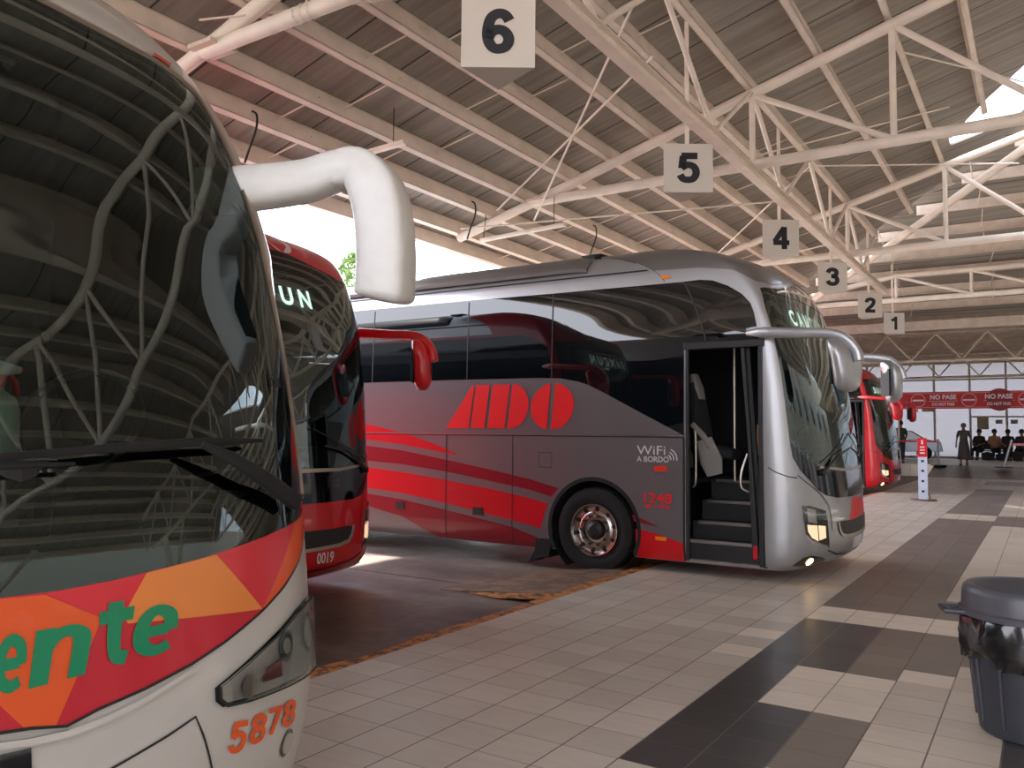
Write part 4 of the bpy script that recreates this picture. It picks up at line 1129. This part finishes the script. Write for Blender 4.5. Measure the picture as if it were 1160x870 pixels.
# long beam under the frames, with zigzag struts up to the roof
root = empty('lengthwise_truss', (-3.33, 0, 0)); tag(root, 'long beam running away under the trusses, tied up by slanting struts', 'roof truss')
m = MB(); zl = 5.14
m.box((-.07,-5.8,zl-.07),(.07,22.4,zl-.055)); m.box((-.07,-5.8,zl+.055),(.07,22.4,zl+.07)); m.box((-.012,-5.8,zl-.06),(.012,22.4,zl+.06)); m.build('bottom_beam', M['steel'], root)
tops = [-5.5,-2.4,1.3,4.95,8.0,11.2,14.5,17.75,21]
for i in range(len(tops)-1):
    a, c = tops[i], tops[i+1]; mid = a + (c-a)*.5
    for s, e in ((a, mid), (c, mid)):
        m = MB(); m.tube([(0, s + (.05 if e > s else -.05), ZR(-3.33)+.0), (0, e, zl+.06)], .035, 8); m.build('strut', M['steel'], root, auto=50)
# tie rods
for (p, q, r) in (((-6.89,11.2,4.95),(-3.35,7.6,6.2),.016), ((-6.6,9.7,4.72),(-3.4,7.9,5.5),.014), ((-3.34,14.6,6.2),(-.3,17.7,6.6),.014), ((-3.34,14.6,6.2),(-6.8,17.8,5.0),.013), ((-3.4,11.3,5.4),(-1.2,14.9,6.9),.012),
                  ((-6.5,4.6,5.3),(-2.0,9.3,6.9),.012), ((-3.33,12.85,5.15),(-8.0,10.7,4.85),.014), ((-3.33,16.2,5.15),(-8.0,17.7,4.85),.014), ((-1.6,12.2,6.85),(0.4,16.3,7.3),.014)):
    m = MB(); m.tube([p, q], r, 6); tag(m.build('tie_rod', M['steel']), 'thin cream tie rod stretched slanting under the roof', 'rod', 'tie rods under the bay roof')
# hanging fluorescent battens with their cables
for (x, y, z, hooks) in ((-7.0, 11.0, 4.72, True), (-7.35, 7.6, 5.05, True)):
    root = empty('hanging_lamp', (x, y, z)); tag(root, 'thin tube batten lamp hung on cables ' + ('above the grey coach' if y > 9 else 'above the white mirror'), 'lamp')
    m = MB(); m.sweep([(-.8,0,-.03),(.8,0,.03)], [(.03,.05)]*2); m.build('batten', M['steel'], root)
    m = MB(); m.tube([(-.75,0,0),(-.72,.02,.35),(-.78,0,.55)], .008, 6); m.tube([(.6,0,0),(.6,0,.5)], .006, 6); m.build('cable', M['plastic'], root)
for (x, y) in ((-7.71, 6.2), (-7.71, 10.6), (-7.06, 13.6)):
    m = MB(); z = zr(x) + .1; m.tube(spline([(x,y,z+.12),(x+.03,y+.05,z+.08),(x+.05,y+.03,z-.1),(x-.03,y,z-.35),(x-.06,y-.03,z-.5)], 5), .013, 6)
    tag(m.build('loose_cable', M['plastic']), 'black loose cable hooked to a purlin and dangling', 'cable', 'loose cables on the purlins')
m = MB(); m.tube([(-5.46, 4.95, 5.3), (-5.46, 4.95, 5.75)], .006, 6)
for a in range(3): m.lathe([(.085, -.01), (.085, .01)], 12, 'x', (-5.55+.09*a, 4.95, 5.24))
tag(m.build('wire_loop', M['steel_dk']), 'wire loops round the near truss chord', 'wire')

# ================================================================ bay number signs
def sign(num, Y, label):
    root = empty('bay_sign', (-3.47 if num == '6' else -3.39, Y, 4.31 if num == '6' else 4.29), R(33)); tag(root, label, 'sign', 'numbered bay signs')
    w, h = .285, .57
    m = MB(); tri = [(-w, 0), (w, 0), (0, .42)]
    m.prism(tri, lambda x, y, d: (x, y, d), 0, h); m.build('board', M['signwhite'], root)
    V, F, (x0, x1, y0, y1) = glyphs(num, .05)
    hh = .36; ww = hh*(x1-x0)/(y1-y0)*(1.0 if num == '1' else 1.12)
    P = [((x-x0)/(x1-x0)*ww - ww/2, -.004, .105 + (y-y0)/(y1-y0)*hh) for x, y in V]
    link('number', P, F, M['ink'], root)
    a = math.radians(60)
    m = MB(); m.box((-.022,.05,h),(.022,.085,2.15)); m.box((-.012,.06,h-.002),(.012,.075,2.27)); m.build('hanger', M['steel'], root)
for n, Y, lb in (('6', 5.09, 'largest and nearest white hanging sign with a black 6'), ('5', 8.9, 'white hanging sign with a black 5 over the grey coach'), ('4', 12.85, 'white hanging sign with a black 4'),
                 ('3', 16.55, 'white hanging sign with a black 3'), ('2', 20.6, 'white hanging sign with a black 2, half hidden behind the chord'), ('1', 24.24, 'farthest white hanging sign with a black 1')):
    sign(n, Y, lb)

# ================================================================ far hall
HZ = 5.25
m = MB(); m.add([(-22,26.5,HZ+.5),(14,26.5,HZ+.5),(14,49,HZ+.25),(-22,49,HZ+.25)], [(3,2,1,0)]); tag(m.build('ceiling', pbr('hall_sheet', srgb(206,186,160), .7, noise=.15, nscale=1)), 'roof of the waiting hall', kind='structure')
y = 27.6
while y < 48:
    m = MB(); z0=HZ+.47-.25*(y-26.5)/22.5; m.box((-15.9,y-.05,z0-.26),(11.9,y+.05,z0-.03)); tag(m.build('purlin', M['steel_dk']), 'cream purlin across the waiting hall roof', 'beam', 'purlins of the waiting hall roof'); y += 1.5
for yy, lb in ((30.5, 'latticed truss over the entrance of the waiting hall'), (39, 'latticed truss inside the waiting hall')):
    root = empty('hall_truss', (-3, yy, 0)); tag(root, lb, 'roof truss')
    m = MB(); m.tube([(-12,0,4.98),(12,0,4.98)], .06, 10); m.build('top_chord', M['steel_dk'], root)
    m = MB(); m.tube([(-12,0,4.02),(12,0,4.02)], .05, 10); m.build('bottom_chord', M['steel_dk'], root)
    for i in range(16):
        x = -12 + 1.5*i
        m = MB(); m.tube([(x,0,4.95),(x+.75,0,4.05),(x+1.5,0,4.95)], .04, 8); m.build('strut', M['steel_dk'], root)
m = MB(); m.box((-14,28.6,4.85),(10,28.8,5.15)); tag(m.build('trim_4', M['steel_dk']), 'beam at the hall front', kind='structure')
# glazed end wall
GL = bpy.data.materials.new('frosted_glazing'); GL.use_nodes = True
t = GL.node_tree; N, L = t.nodes, t.links; N.remove(N['Principled BSDF'])
tr = N.new('ShaderNodeBsdfTransparent'); tr.inputs[0].default_value = (.22,.225,.24,1); df = N.new('ShaderNodeBsdfTranslucent'); df.inputs[0].default_value = (.5,.5,.52,1); mx = N.new('ShaderNodeMixShader'); mx.inputs[0].default_value = .35
L.new(tr.outputs[0], mx.inputs[1]); L.new(df.outputs[0], mx.inputs[2]); L.new(mx.outputs[0], N['Material Output'].inputs[0])
m = MB(); m.box((-16,48.0,.39),(12,48.02,5.4)); tag(m.build('window_1', GL), 'glazed end wall of the hall', kind='structure')
m = MB()
for x in (-14.5,-12.9,-11.3,-9.7,-8.1,-6.45,-4.85,-3.22,-1.62,0,1.6,3.2,4.8): m.box((x-.05,47.85,.39),(x+.05,47.97,5.4))
for z in (5.3, 4.46, 3.4): m.box((-16,47.86,z-.04),(12,47.97,z+.04))
m.box((-3.22,47.86,2.5),(12,47.97,2.58)); m.box((-16,47.86,.39),(12,47.97,.5))
tag(m.build('trim_5', M['signgrey']), 'frames of the glazed end wall', kind='structure')
m = MB(); m.box((-16.2,26.5,-.1),(-16,49,5.8)); m.box((12,30,-.1),(12.2,49,5.8)); tag(m.build('wall_far', pbr('hall_wall', srgb(200,190,176), .8)), 'side walls of the hall', kind='structure')
m = MB(); m.box((-5.75,29.3,-.1),(-5.35,29.7,4.9)); tag(m.build('column', M['steel_dk']), 'square pillar at the entrance of the waiting hall behind the far red coach', 'column')
# small notices on the glazing
for (x, z, w, h, c) in ((-3.0+.35, 2.2, .5, .6, (150,140,110)), (-1.95, 2.28, .3, .2, (150,148,140)), (-1.3, 2.28, .3, .2, (150,148,140)), (-5.1, 2.9, .6, .2, (190,160,120))):
    m = MB(); m.box((x-w/2,47.6,z-h/2),(x+w/2,47.63,z+h/2)); tag(m.build('notice', pbr('notice_%d%d%d' % c, srgb(*c), .6)), {.5: 'larger olive notice on the glazed end wall', .3: 'small grey notice on the glazed end wall', .6: 'tan notice just below the red banner'}[w], 'notice', 'small grey notices' if w == .3 else None)

# ---------------------------------------------------------------- red NO PASE banner
bn = empty('banner', (-2.5, 33.5, 2.5)); tag(bn, 'long red NO PASE / DO NOT PASS banner across the hall entrance', 'banner')
BM = pbr('banner_red', srgb(196, 40, 42), .6)
m = MB(); m.box((-2.1,0,.02),(4.5,.03,.64)); m.build('cloth', BM, bn)
BD_ = pbr('banner_dark_red', srgb(150, 30, 40), .6)
m = MB()
for cx in (1.16,): m.lathe([(0,-.01),(.40,-.01),(.40,.05),(0,.05)], 32, 'y', (cx,0,.33))
m.build('round_badge', BD_, bn)
m = MB()
for z in (.07,.585): m.box((-2.1,-.006,z),(4.5,-.003,z+.008))
for cx in (-1.42, .22, 1.96, 3.6):
    for k in range(32):
        a = 2*math.pi*k/32; c = 2*math.pi*(k+1)/32
        m.add([(cx+r*math.cos(q), -.006, .33+r*math.sin(q)) for r, q in ((.24,a),(.24,c),(.225,c),(.225,a))], [(0,1,2,3)])
    m.box((cx-.19,-.008,.30),(cx+.19,-.005,.36))
m.build('printed_ring', M['vinylwhite'], bn)
fb = lambda x, z: (x, -.014, z)
for cx in (-.60, 1.14, 2.78):
    lettering('lettering', fb, 'NO PASE', [(cx-.42,.36),(cx+.42,.36),(cx-.42,.53),(cx+.42,.53)], M['vinylwhite'], bn, .03)
    lettering('lettering', fb, 'DO NOT PASS', [(cx-.36,.13),(cx+.36,.13),(cx-.36,.24),(cx+.36,.24)], M['vinylwhite'], bn, .02)
    m = MB(); m.box((cx-.46,-.008,.295),(cx+.46,-.005,.305)); m.build('printed_rule', M['vinylwhite'], bn)
m = MB()
for x in (-2.1, 4.4): m.tube([(x,.05,-2.4),(x,.05,.8)], .03, 8)
m.build('post', M['steel_dk'], bn)

# ---------------------------------------------------------------- sign post on the walkway
sp = empty('sign_post', (-2.46, 21.6, 0)); tag(sp, 'slim white and red free-standing sign post with a flat base on the walkway', 'sign')
m = MB(); m.box((-.10,-.02,.03),(.10,.02,1.02)); m.build('white_panel', pbr('panel_white', srgb(196,204,222), .5), sp)
m = MB(); m.box((-.10,-.02,1.02),(.10,.02,1.47)); m.build('red_panel', M['redstripe'], sp)
m = MB()
for z in (.22,.46,.7,.93): m.box((-.03,-.026,z-.03),(.03,-.021,z+.02))
m.build('printed_mark', M['ink'], sp)
m = MB(); m.box((-.02,-.026,1.32),(.02,-.021,1.42)); m.box((-.05,-.026,1.24),(.05,-.021,1.27)); m.box((-.05,-.026,1.17),(.05,-.021,1.20)); m.box((-.05,-.026,1.10),(.05,-.021,1.13)); m.build('printed_mark', M['vinylwhite'], sp)
m = MB(); m.lathe([(0,.03),(.28,.03),(.30,0),(0,0)], 28); m.tube([(0,.02,.5),(.1,.45,.02)], .015, 8); m.build('base', pbr('base_brown', srgb(110,80,66), .5), sp)

# barrier posts with belts
for (x, y, lb, d) in ((-1.36, 36.1, 'leaning metal barrier post under the round badge of the banner', .28), (-3.6, 36.6, 'thin barrier post left of the walking person', 0)):
    q = empty('barrier_post', (x, y, .36)); tag(q, lb, 'barrier post')
    m = MB(); m.tube([(0,0,.02),(d,0,1.05)], .04, 10); m.build('pole', M['alu'], q); m = MB(); m.lathe([(0,.035),(.28,.03),(.3,0),(0,0)], 24); m.build('base', M['plastic'], q)
m = MB(); m.box((-5.6,36.6,1.28),(-3.6,36.62,1.34)); m.box((-1.1,36.1,1.20),(1.5,36.12,1.28)); tag(m.build('belt', M['redstripe']), 'red barrier belt stretched at the hall entrance', 'belt')

# ---------------------------------------------------------------- rubbish bin
bt = empty('rubbish_bin', (-.08, 5.02, 0)); tag(bt, 'round dark grey rubbish bin with funnel lid and black liner on the pale tiles', 'bin')
BG = pbr('bin_plastic', srgb(48, 49, 56), .42, noise=.1, nscale=6)
m = MB()
k = 48; prof = [(.235,0),(.25,.012),(.262,.12),(.30,.56),(.305,.60),(.0,.60)]
m.lathe(prof[:5], k); 
for i in range(12):
    a = 2*math.pi*i/12
    m.tube([(.256*math.cos(a),.256*math.sin(a),.06),(.292*math.cos(a),.292*math.sin(a),.46)], .010, 6)
m.lathe([(0,.005),(.235,0)], k); m.build('body', BG, bt, auto=40)
m = MB(); m.lathe([(.318,.585),(.335,.59),(.338,.615),(.322,.625),(.318,.70),(.312,.725),(.296,.74),(.27,.735),(.20,.66),(.19,.60)], k)
m.build('lid', pbr('lid_plastic', srgb(76, 75, 80), .38), bt, auto=45)
m = MB()
for a in (R(195), R(15)):
    c, s = math.cos(a), math.sin(a)
    m.sweep([(c*.32-s*.07,s*.32+c*.07,.60),(c*.40-s*.06,s*.40+c*.06,.60),(c*.405+s*.06,s*.405-c*.06,.60),(c*.32+s*.07,s*.32-c*.07,.60)], [(.014,.02)]*4)
m.build('handle', BG, bt, auto=50)
LM = pbr('bin_liner', (.006,.006,.007,1), .22, coat=.5)
rnd = random.Random(5); m = MB(); v = []; f = []; kk = 72
for j, (r, z) in enumerate(((.312,.60),(.325,.57),(.33,.50),(.326,.43),(.318,.385),(.31,.37))):
    for i in range(kk):
        a = 2*math.pi*i/kk; rr = r + (.010*math.sin(a*9+j*1.3) + .008*math.sin(a*23+j*2.1) + rnd.uniform(-.004,.004))*(j > 0)
        v.append((rr*math.cos(a), rr*math.sin(a), z + (.02*math.sin(a*5+1) + .012*math.sin(a*13) if j > 3 else 0)))
for j in range(5):
    for i in range(kk): i2 = (i+1) % kk; f.append((j*kk+i, j*kk+i2, (j+1)*kk+i2, (j+1)*kk+i))
m.add(v, f); m.build('liner', LM, bt, smooth=True)

# ---------------------------------------------------------------- spray bottle on the white coach's dash
s0 = WB.S(.065, 1.34, -.16) + Vector((-2.05, 1.15, 0))
sb = empty('spray_bottle', (s0.x, s0.y, 1.42)); tag(sb, 'white spray bottle with a red trigger standing behind the big windscreen of the white coach', 'bottle')
m = MB(); m.lathe([(0,0),(.05,0),(.056,.01),(.056,.13),(.045,.16),(.018,.18),(.016,.20)], 24); m.build('bottle_body', pbr('bottle_white', srgb(196,204,196), .4), sb, auto=45)
m = MB(); m.sweep([(0,-.03,.235),(0,.0,.24),(0,.055,.238)], [(.018,.02),(.022,.022),(.010,.012)]); m.build('spray_head', M['vinylwhite'], sb, auto=50)
m = MB(); m.sweep([(0,.03,.225),(0,.045,.205),(0,.05,.17)], [(.006,.01)]*3, (0,1,0)); m.lathe([(.018,.19),(.022,.2),(.022,.22),(.0,.22)], 16); m.lathe([(0,.062),(.009,.062),(.009,.052)], 12, 'y', (0,0,.238)); m.build('trigger', M['redbright'], sb)
dt = MB(); dt.lathe([(0,1.14),(.14,1.16),(.15,1.415),(0,1.419)], 24, 'z', (s0.x+2.05, s0.y-1.15, 0)); dt.build('dash_ledge', M['plastic'], wc)

# ================================================================ terminal front on the right (mirrored in glass) and greenery on the left
FW = pbr('terminal_wall', srgb(92, 86, 78), .8)
m = MB(); m.box((15.2,-30,-.1),(15.5,40,8.4)); tag(m.build('wall_right', FW), 'terminal front', kind='structure')
LW = pbr('terminal_glass', (.03,.04,.05,1), .05, coat=1)
for i in range(11):
    m = MB(); m.box((15.12,-22+5*i,.6),(15.2,-19+5*i,2.6)); m.box((15.12,-21.5+5*i,4.2),(15.2,-19.8+5*i,5.6)); tag(m.build('window_%d' % (i+2), LW), 'terminal window', kind='structure')
rnd = random.Random(11)
LFM = pbr('leaves', srgb(120, 150, 84), .6, noise=.5, nscale=3); BK = pbr('bark', srgb(96, 84, 70), .9)
def tree(x, y, h, r, lb):
    root = empty('tree', (x, y, -.1)); tag(root, lb, 'tree', 'trees beyond the coach bays')
    m = MB(); m.tube([(0,0,0),(.1,0,h*.4),(0,.1,h*.8)], [.22,.16,.06], 8)
    for i in range(7): a = rnd.uniform(0,6.28); m.tube([(0,0,h*(.4+.05*i)),(r*.6*math.cos(a),r*.6*math.sin(a),h*(.62+.05*i))], [.07,.02], 6)
    m.build('trunk', BK, root)
    v, f = [], []
    for i in range(2600):
        a = rnd.uniform(0,6.28); zz = rnd.uniform(-1,1); rr = math.sqrt(1-zz*zz)*r*rnd.uniform(.45,1)*(1-.25*zz)
        rr *= 1 + .25*math.sin(a*3+zz*4)
        c = Vector((rr*math.cos(a), rr*math.sin(a), h*.68 + zz*h*.36)); s = rnd.uniform(.1,.2)
        u = Vector((rnd.uniform(-1,1),rnd.uniform(-1,1),rnd.uniform(-1,1))).normalized(); w = u.orthogonal().normalized()
        k = len(v); v += [c-u*s, c+w*s*.45, c+u*s, c-w*s*.45]; f.append((k,k+1,k+2,k+3))
    link('crown', v, f, LFM, root)
for (x, y, h, r, lb) in ((-29.2,30,10.2,1.6,'young green tree showing between the white mirror and the red coach roof'),(-35.5,31.8,9.6,1.6,'lower tree left of the young tree, beyond the bays'),(-36,44,7.5,3,'bushy tree far beyond the bays'),(-34,20,7,3,'bushy tree beyond the bays'),(-33,8,7,3,'bushy tree beyond the bays'),(-35,-6,7.5,3,'bushy tree beyond the bays'),(-31,-18,7,3,'bushy tree beyond the bays')):
    tree(x, y, h, r, lb)
m = MB(); m.box((-40,-40,-.1),(-39.7,60,2.6)); tag(m.build('wall_left', pbr('yard_wall', srgb(205,200,196), .9)), 'yard wall', kind='structure')
# ================================================================ people (small, far away)
SK = pbr('skin', srgb(150, 106, 84), .6); HAIR = pbr('hair', srgb(36, 30, 30), .7)
def skin_mesh(name, verts, edges, radii, mat, parent, rootv=0, lv=2):
    me = bpy.data.meshes.new(name); me.from_pydata(verts, edges, []); me.materials.append(mat)
    o = bpy.data.objects.new(name, me); C.objects.link(o); o.parent = parent
    md = o.modifiers.new('skin', 'SKIN')
    layer = me.skin_vertices[0] if me.skin_vertices else None
    if layer is None:
        bm = bmesh.new(); bm.from_mesh(me); bm.verts.layers.skin.verify(); bm.to_mesh(me); bm.free(); layer = me.skin_vertices[0]
    for i, r in enumerate(radii):
        layer.data[i].radius = (r, r) if isinstance(r, (int, float)) else r
        layer.data[i].use_root = (i == rootv)
    s = o.modifiers.new('sub', 'SUBSURF'); s.levels = lv; s.render_levels = lv
    for p in me.polygons: p.use_smooth = True
    md.use_smooth_shade = True
    return o

def person(name, loc, rz, pose, top, bottom, label, hair=HAIR, scale=1.0, dress=False, group=None):
    root = empty(name, loc, rz); root.scale = (scale,)*3; tag(root, label, 'person', group)
    V, E_, Rr = [], [], []
    def v(p, r, par=None):
        V.append(p); Rr.append(r)
        if par is not None: E_.append((par, len(V)-1))
        return len(V)-1
    sit = pose == 'sit'
    pz = .50 if sit else .92
    pel = v((0,0,pz), (.15,.11))
    wst = v((0,-.0,pz+.2), (.13,.10), pel); ch = v((0,.0,pz+.42), (.16,.11), wst); nk = v((0,-.01,pz+.56), .055, ch); jaw = v((0,.01,pz+.63), .06, nk); hd = v((0,.0,pz+.73), .098, jaw); v((0,-.01,pz+.79), .07, hd)
    tops = len(V)
    def arm(s):
        sh = v((s*.17,0,pz+.49), .05, ch)
        if sit: el = v((s*.24,.06,pz+.22), .04, sh); wr = v((s*.12,.30,pz+.16), .028, el); d = Vector((-.15*s,.9,-.3)).normalized()
        elif pose == 'walk': el = v((s*.24,s*.08,pz+.22), .04, sh); wr = v((s*.26,s*.08+.08,pz-.02), .028, el); d = Vector((0,.25,-1)).normalized()
        else: el = v((s*.24,.02,pz+.22), .04, sh); wr = v((s*.2,.18,pz+.05), .028, el); d = Vector((0,.6,-.7)).normalized()
        P = Vector(V[wr]); palm = v(tuple(P + d*.07), .03, wr)
        sd = d.cross(Vector((0,0,1))); sd = sd.normalized() if sd.length > .1 else Vector((1,0,0))
        for q, (o_, ln) in enumerate(((-.03,.06),(-.01,.075),(.01,.07),(.028,.055))):
            a = v(tuple(P + d*.105 + sd*o_), .0095, palm); b_ = v(tuple(P + d*(.105+ln*.6) + sd*o_*1.1), .009, a); v(tuple(P + d*(.105+ln) + sd*o_*1.1 + Vector((0,.012,-.01))), .008, b_)
        a = v(tuple(P + d*.05 + sd*(-.045)), .011, palm); v(tuple(P + d*.09 + sd*(-.06)), .009, a)
    arm(1); arm(-1)
    for s in (1, -1):
        hp = v((s*.09,0,pz-.04), (.09,.09), pel)
        if sit: kn = v((s*.11,.42,pz-.02), .065, hp); an = v((s*.11,.46,.09), .042, kn); v((s*.11,.58,.04), .04, an)
        else:
            st = (.16*s if pose == 'walk' else .02)
            kn = v((s*.09,st*.6+.03,.50), .065, hp); an = v((s*.09,st,.09), .042, kn); v((s*.09,st+.13,.04), .038, an)
    skin_mesh('body', V, E_, Rr, SK, root)
    # clothing: torso and sleeves, then legs or skirt
    V, E_, Rr = [], [], []
    a = v((0,0,pz-.05), (.17,.13)); b_ = v((0,0,pz+.2), (.155,.125), a); c = v((0,0,pz+.42), (.18,.13), b_); v((0,0,pz+.53), .075, c)
    for s in (1, -1):
        sh = v((s*.18,0,pz+.49), .065, c)
        if sit: v((s*.24,.06,pz+.24), .055, sh)
        elif pose == 'walk': v((s*.24,s*.08,pz+.24), .055, sh)
        else: v((s*.24,.02,pz+.24), .055, sh)
    skin_mesh('shirt', V, E_, Rr, top, root)
    if dress:
        m = MB(); m.lathe([(.14,pz+.2),(.18,pz),(.22,.6),(.255,.24),(.25,.23)], 24); o = m.build('skirt', bottom, root, auto=60)
    else:
        V, E_, Rr = [], [], []
        a = v((0,0,pz), (.165,.13))
        for s in (1, -1):
            hp = v((s*.09,0,pz-.05), .10, a)
            if sit: kn = v((s*.11,.42,pz-.02), .08, hp); v((s*.11,.46,.14), .06, kn)
            else:
                st = (.16*s if pose == 'walk' else .02); kn = v((s*.09,st*.6+.03,.50), .08, hp); v((s*.09,st,.13), .06, kn)
        skin_mesh('trousers', V, E_, Rr, bottom, root)
    m = MB(); m.lathe([(.0,.125),(.05,.12),(.09,.08),(.103,.02),(.098,-.03),(.08,-.06)], 20, 'z', (0,-.02,pz+.735)); m.build('hair', hair, root, smooth=True)
    m = MB(); m.lathe([(0,.125),(.008,.12),(.012,.10)], 8, 'y', (0,0,pz+.72))
    for s in (1, -1): m.lathe([(0,.108),(.009,.106)], 8, 'y', (s*.033,0,pz+.745)); m.lathe([(.0,.012),(.022,.006),(.02,-.006)], 10, 'x', (s*.098,0,pz+.72))
    m.box((-.022,.098,pz+.675),(.022,.103,pz+.682)); m.build('face_details', SK, root)
    m = MB()
    for s in (1, -1):
        if sit: y0 = .44
        else: y0 = (.16*s if pose == 'walk' else .02)-.03
        m.sweep([(s*.1,y0,.035),(s*.1,y0+.12,.035),(s*.1,y0+.2,.03)], [(.035,.045),(.035,.045),(.022,.035)])
    m.build('shoes', M['plastic'], root, auto=50)
    return root
cl = lambda n, *c: pbr(n, srgb(*c), .9)
person('person', (-2.75, 37.2, .39), R(175), 'walk', cl('grey_cloth', 88,80,78), cl('grey_dress', 84,76,74), 'person in a long grey-brown dress with grey hair walking away by the hall entrance', hair=cl('grey_hair',120,112,112), dress=True, scale=.94)
person('person', (-5.05, 37.3, .39), R(20), 'stand', cl('dark_shirt', 60,60,64), cl('dark_trousers', 44,44,50), 'standing person in dark clothes just right of the far red coach', scale=1.0)
seats = [(-2.75, 46.3, 'seated person in black leaning left on the hall bench', (40,36,38), R(160)), (-2.1, 46.2, 'seated person in a tan patterned top on the hall bench', (168,120,90), R(190)), (-1.55, 46.5, 'person with dark hair seated behind the one in tan', (52,50,60), R(180)),
         (-.98, 46.3, 'seated person in dark brown at the right end of the benches', (70,54,54), R(170)), (-.4, 46.3, 'seated person in dark red at the picture edge', (92,50,50), R(185))]
for i, (x, y, lb, c, a) in enumerate(seats):
    person('person', (x, y, .39), a, 'sit', cl('top_%d' % i, *c), cl('legs_%d' % i, 40,38,42), lb, scale=1.12)
for i, (x, lb) in enumerate(((-2.2, 'dark hall bench under the seated people left of the barrier post'), (-.4, 'dark hall bench at the right edge of the picture'))):
    q = empty('bench', (x, 46.6, .39)); tag(q, lb, 'bench')
    m = MB(); m.box((-.85,-.25,.42),(.85,.25,.48)); m.build('seat', M['plastic'], q, bevel=.02); m = MB(); m.box((-.85,.2,.5),(.85,.26,.95)); m.build('backrest', M['plastic'], q, bevel=.02)
    for s in (-.7, .7): m = MB(); m.box((s-.03,-.22,0),(s+.03,.22,.42)); m.build('leg', M['alu'], q)
for (x, y, w, h, lb) in ((-2.35, 45.2, .5, .42, 'dark luggage bag on the floor before the bench, the left one'), (-1.75, 45.3, .55, .36, 'dark luggage bag on the floor before the bench, the right one'), (-1.15, 45.2, .4, .5, 'dark bag beside the leaning barrier post')):
    m = MB(); m.sweep([(x-w/2,y,.39+h*.45),(x,y,.39+h*.52),(x+w/2,y,.39+h*.42)], [(h*.4,.16),(h*.5,.2),(h*.38,.15)]); m.tube([(x-.12,y,.39+h*.9),(x-.08,y,.39+h*1.15),(x+.08,y,.39+h*1.15),(x+.12,y,.39+h*.9)], .015, 6)
    tag(m.build('luggage_bag', M['seatblack'], auto=50), lb, 'bag')
# parked car glimpsed beyond the glazing
q = empty('car', (-6.3, 44.5, .39), R(8)); tag(q, 'pale blue-grey car glimpsed behind the sign post', 'car')
CB = pbr('car_paint', srgb(150,170,184), .3, .3, coat=.5)
m = MB(); m.prism([(-2.0,.35),(-2.05,.8),(-1.2,.95),(-.7,1.38),(.75,1.4),(1.4,.98),(2.0,.88),(2.1,.4)], lambda x, z, d: (x, d, z), -.8, .8); m.build('car_body', CB, q, bevel=.06, seg=3)
m = MB(); m.prism([(-1.1,.95),(-.66,1.33),(.7,1.35),(1.25,1.0)], lambda x, z, d: (x, d, z), -.815, .815); m.build('car_window', M['sideglass'], q)
for x in (-1.3, 1.3):
    for s in (-.78, .78): m = MB(); m.lathe([(0,s-.1),(.3,s-.1),(.32,s-.06),(.32,s+.06),(.3,s+.1),(0,s+.1)], 24, 'y', (x,0,.32)); m.build('wheel', M['rubber'], q, auto=40)

# ================================================================ light, sky, camera
w = bpy.data.worlds.new('sky'); bpy.context.scene.world = w; w.use_nodes = True
t = w.node_tree; N, L = t.nodes, t.links; bg = N['Background']
tc = N.new('ShaderNodeTexCoord'); sp_ = N.new('ShaderNodeSeparateXYZ'); L.new(tc.outputs['Generated'], sp_.inputs[0])
r = N.new('ShaderNodeValToRGB'); e = r.color_ramp.elements
e[0].position = 0.0; e[0].color = (.80,.79,.84,1); e[1].position = .7; e[1].color = (.70,.78,.95,1)
L.new(sp_.outputs[2], r.inputs[0]); L.new(r.outputs[0], bg.inputs[0]); bg.inputs[1].default_value = 7
mr = N.new('ShaderNodeMapRange'); mr.inputs[1].default_value = -.6; mr.inputs[2].default_value = .7; mr.inputs[3].default_value = 7.5; mr.inputs[4].default_value = 1.15; L.new(sp_.outputs[0], mr.inputs[0]); L.new(mr.outputs[0], bg.inputs[1])
su = bpy.data.lights.new('sun', 'SUN'); su.energy = 14; su.angle = R(2); su.color = (1,.95,.88)
so = bpy.data.objects.new('sun', su); C.objects.link(so); so.rotation_euler = Vector((.42,-.12,-1)).to_track_quat('-Z','Y').to_euler()

cam = bpy.data.cameras.new('camera'); co = bpy.data.objects.new('camera', cam); C.objects.link(co)
XW = Vector((.8383886,.024624,.54451649)); YW = Vector((.5449933,-.05494974,-.83663782)); ZW = Vector((.00931967,.99818545,-.05948915))
rot = Matrix((XW, YW, ZW))
co.matrix_world = Matrix.Translation((0,0,1.5)) @ rot.to_4x4()
cam.sensor_width = 36; cam.lens = 928.756*36/1160; cam.clip_start = .05; cam.clip_end = 300
sc = bpy.context.scene; sc.camera = co
sc.view_settings.view_transform = 'Standard'; sc.view_settings.look = 'None'; sc.view_settings.gamma = 1; sc.view_settings.use_curve_mapping = False
sc.view_settings.exposure = 0.42
sc.cycles.max_bounces = 8; sc.cycles.transparent_max_bounces = 16; sc.cycles.use_denoising = True
try: sc.cycles.denoiser = 'OPENIMAGEDENOISE'
except Exception: pass
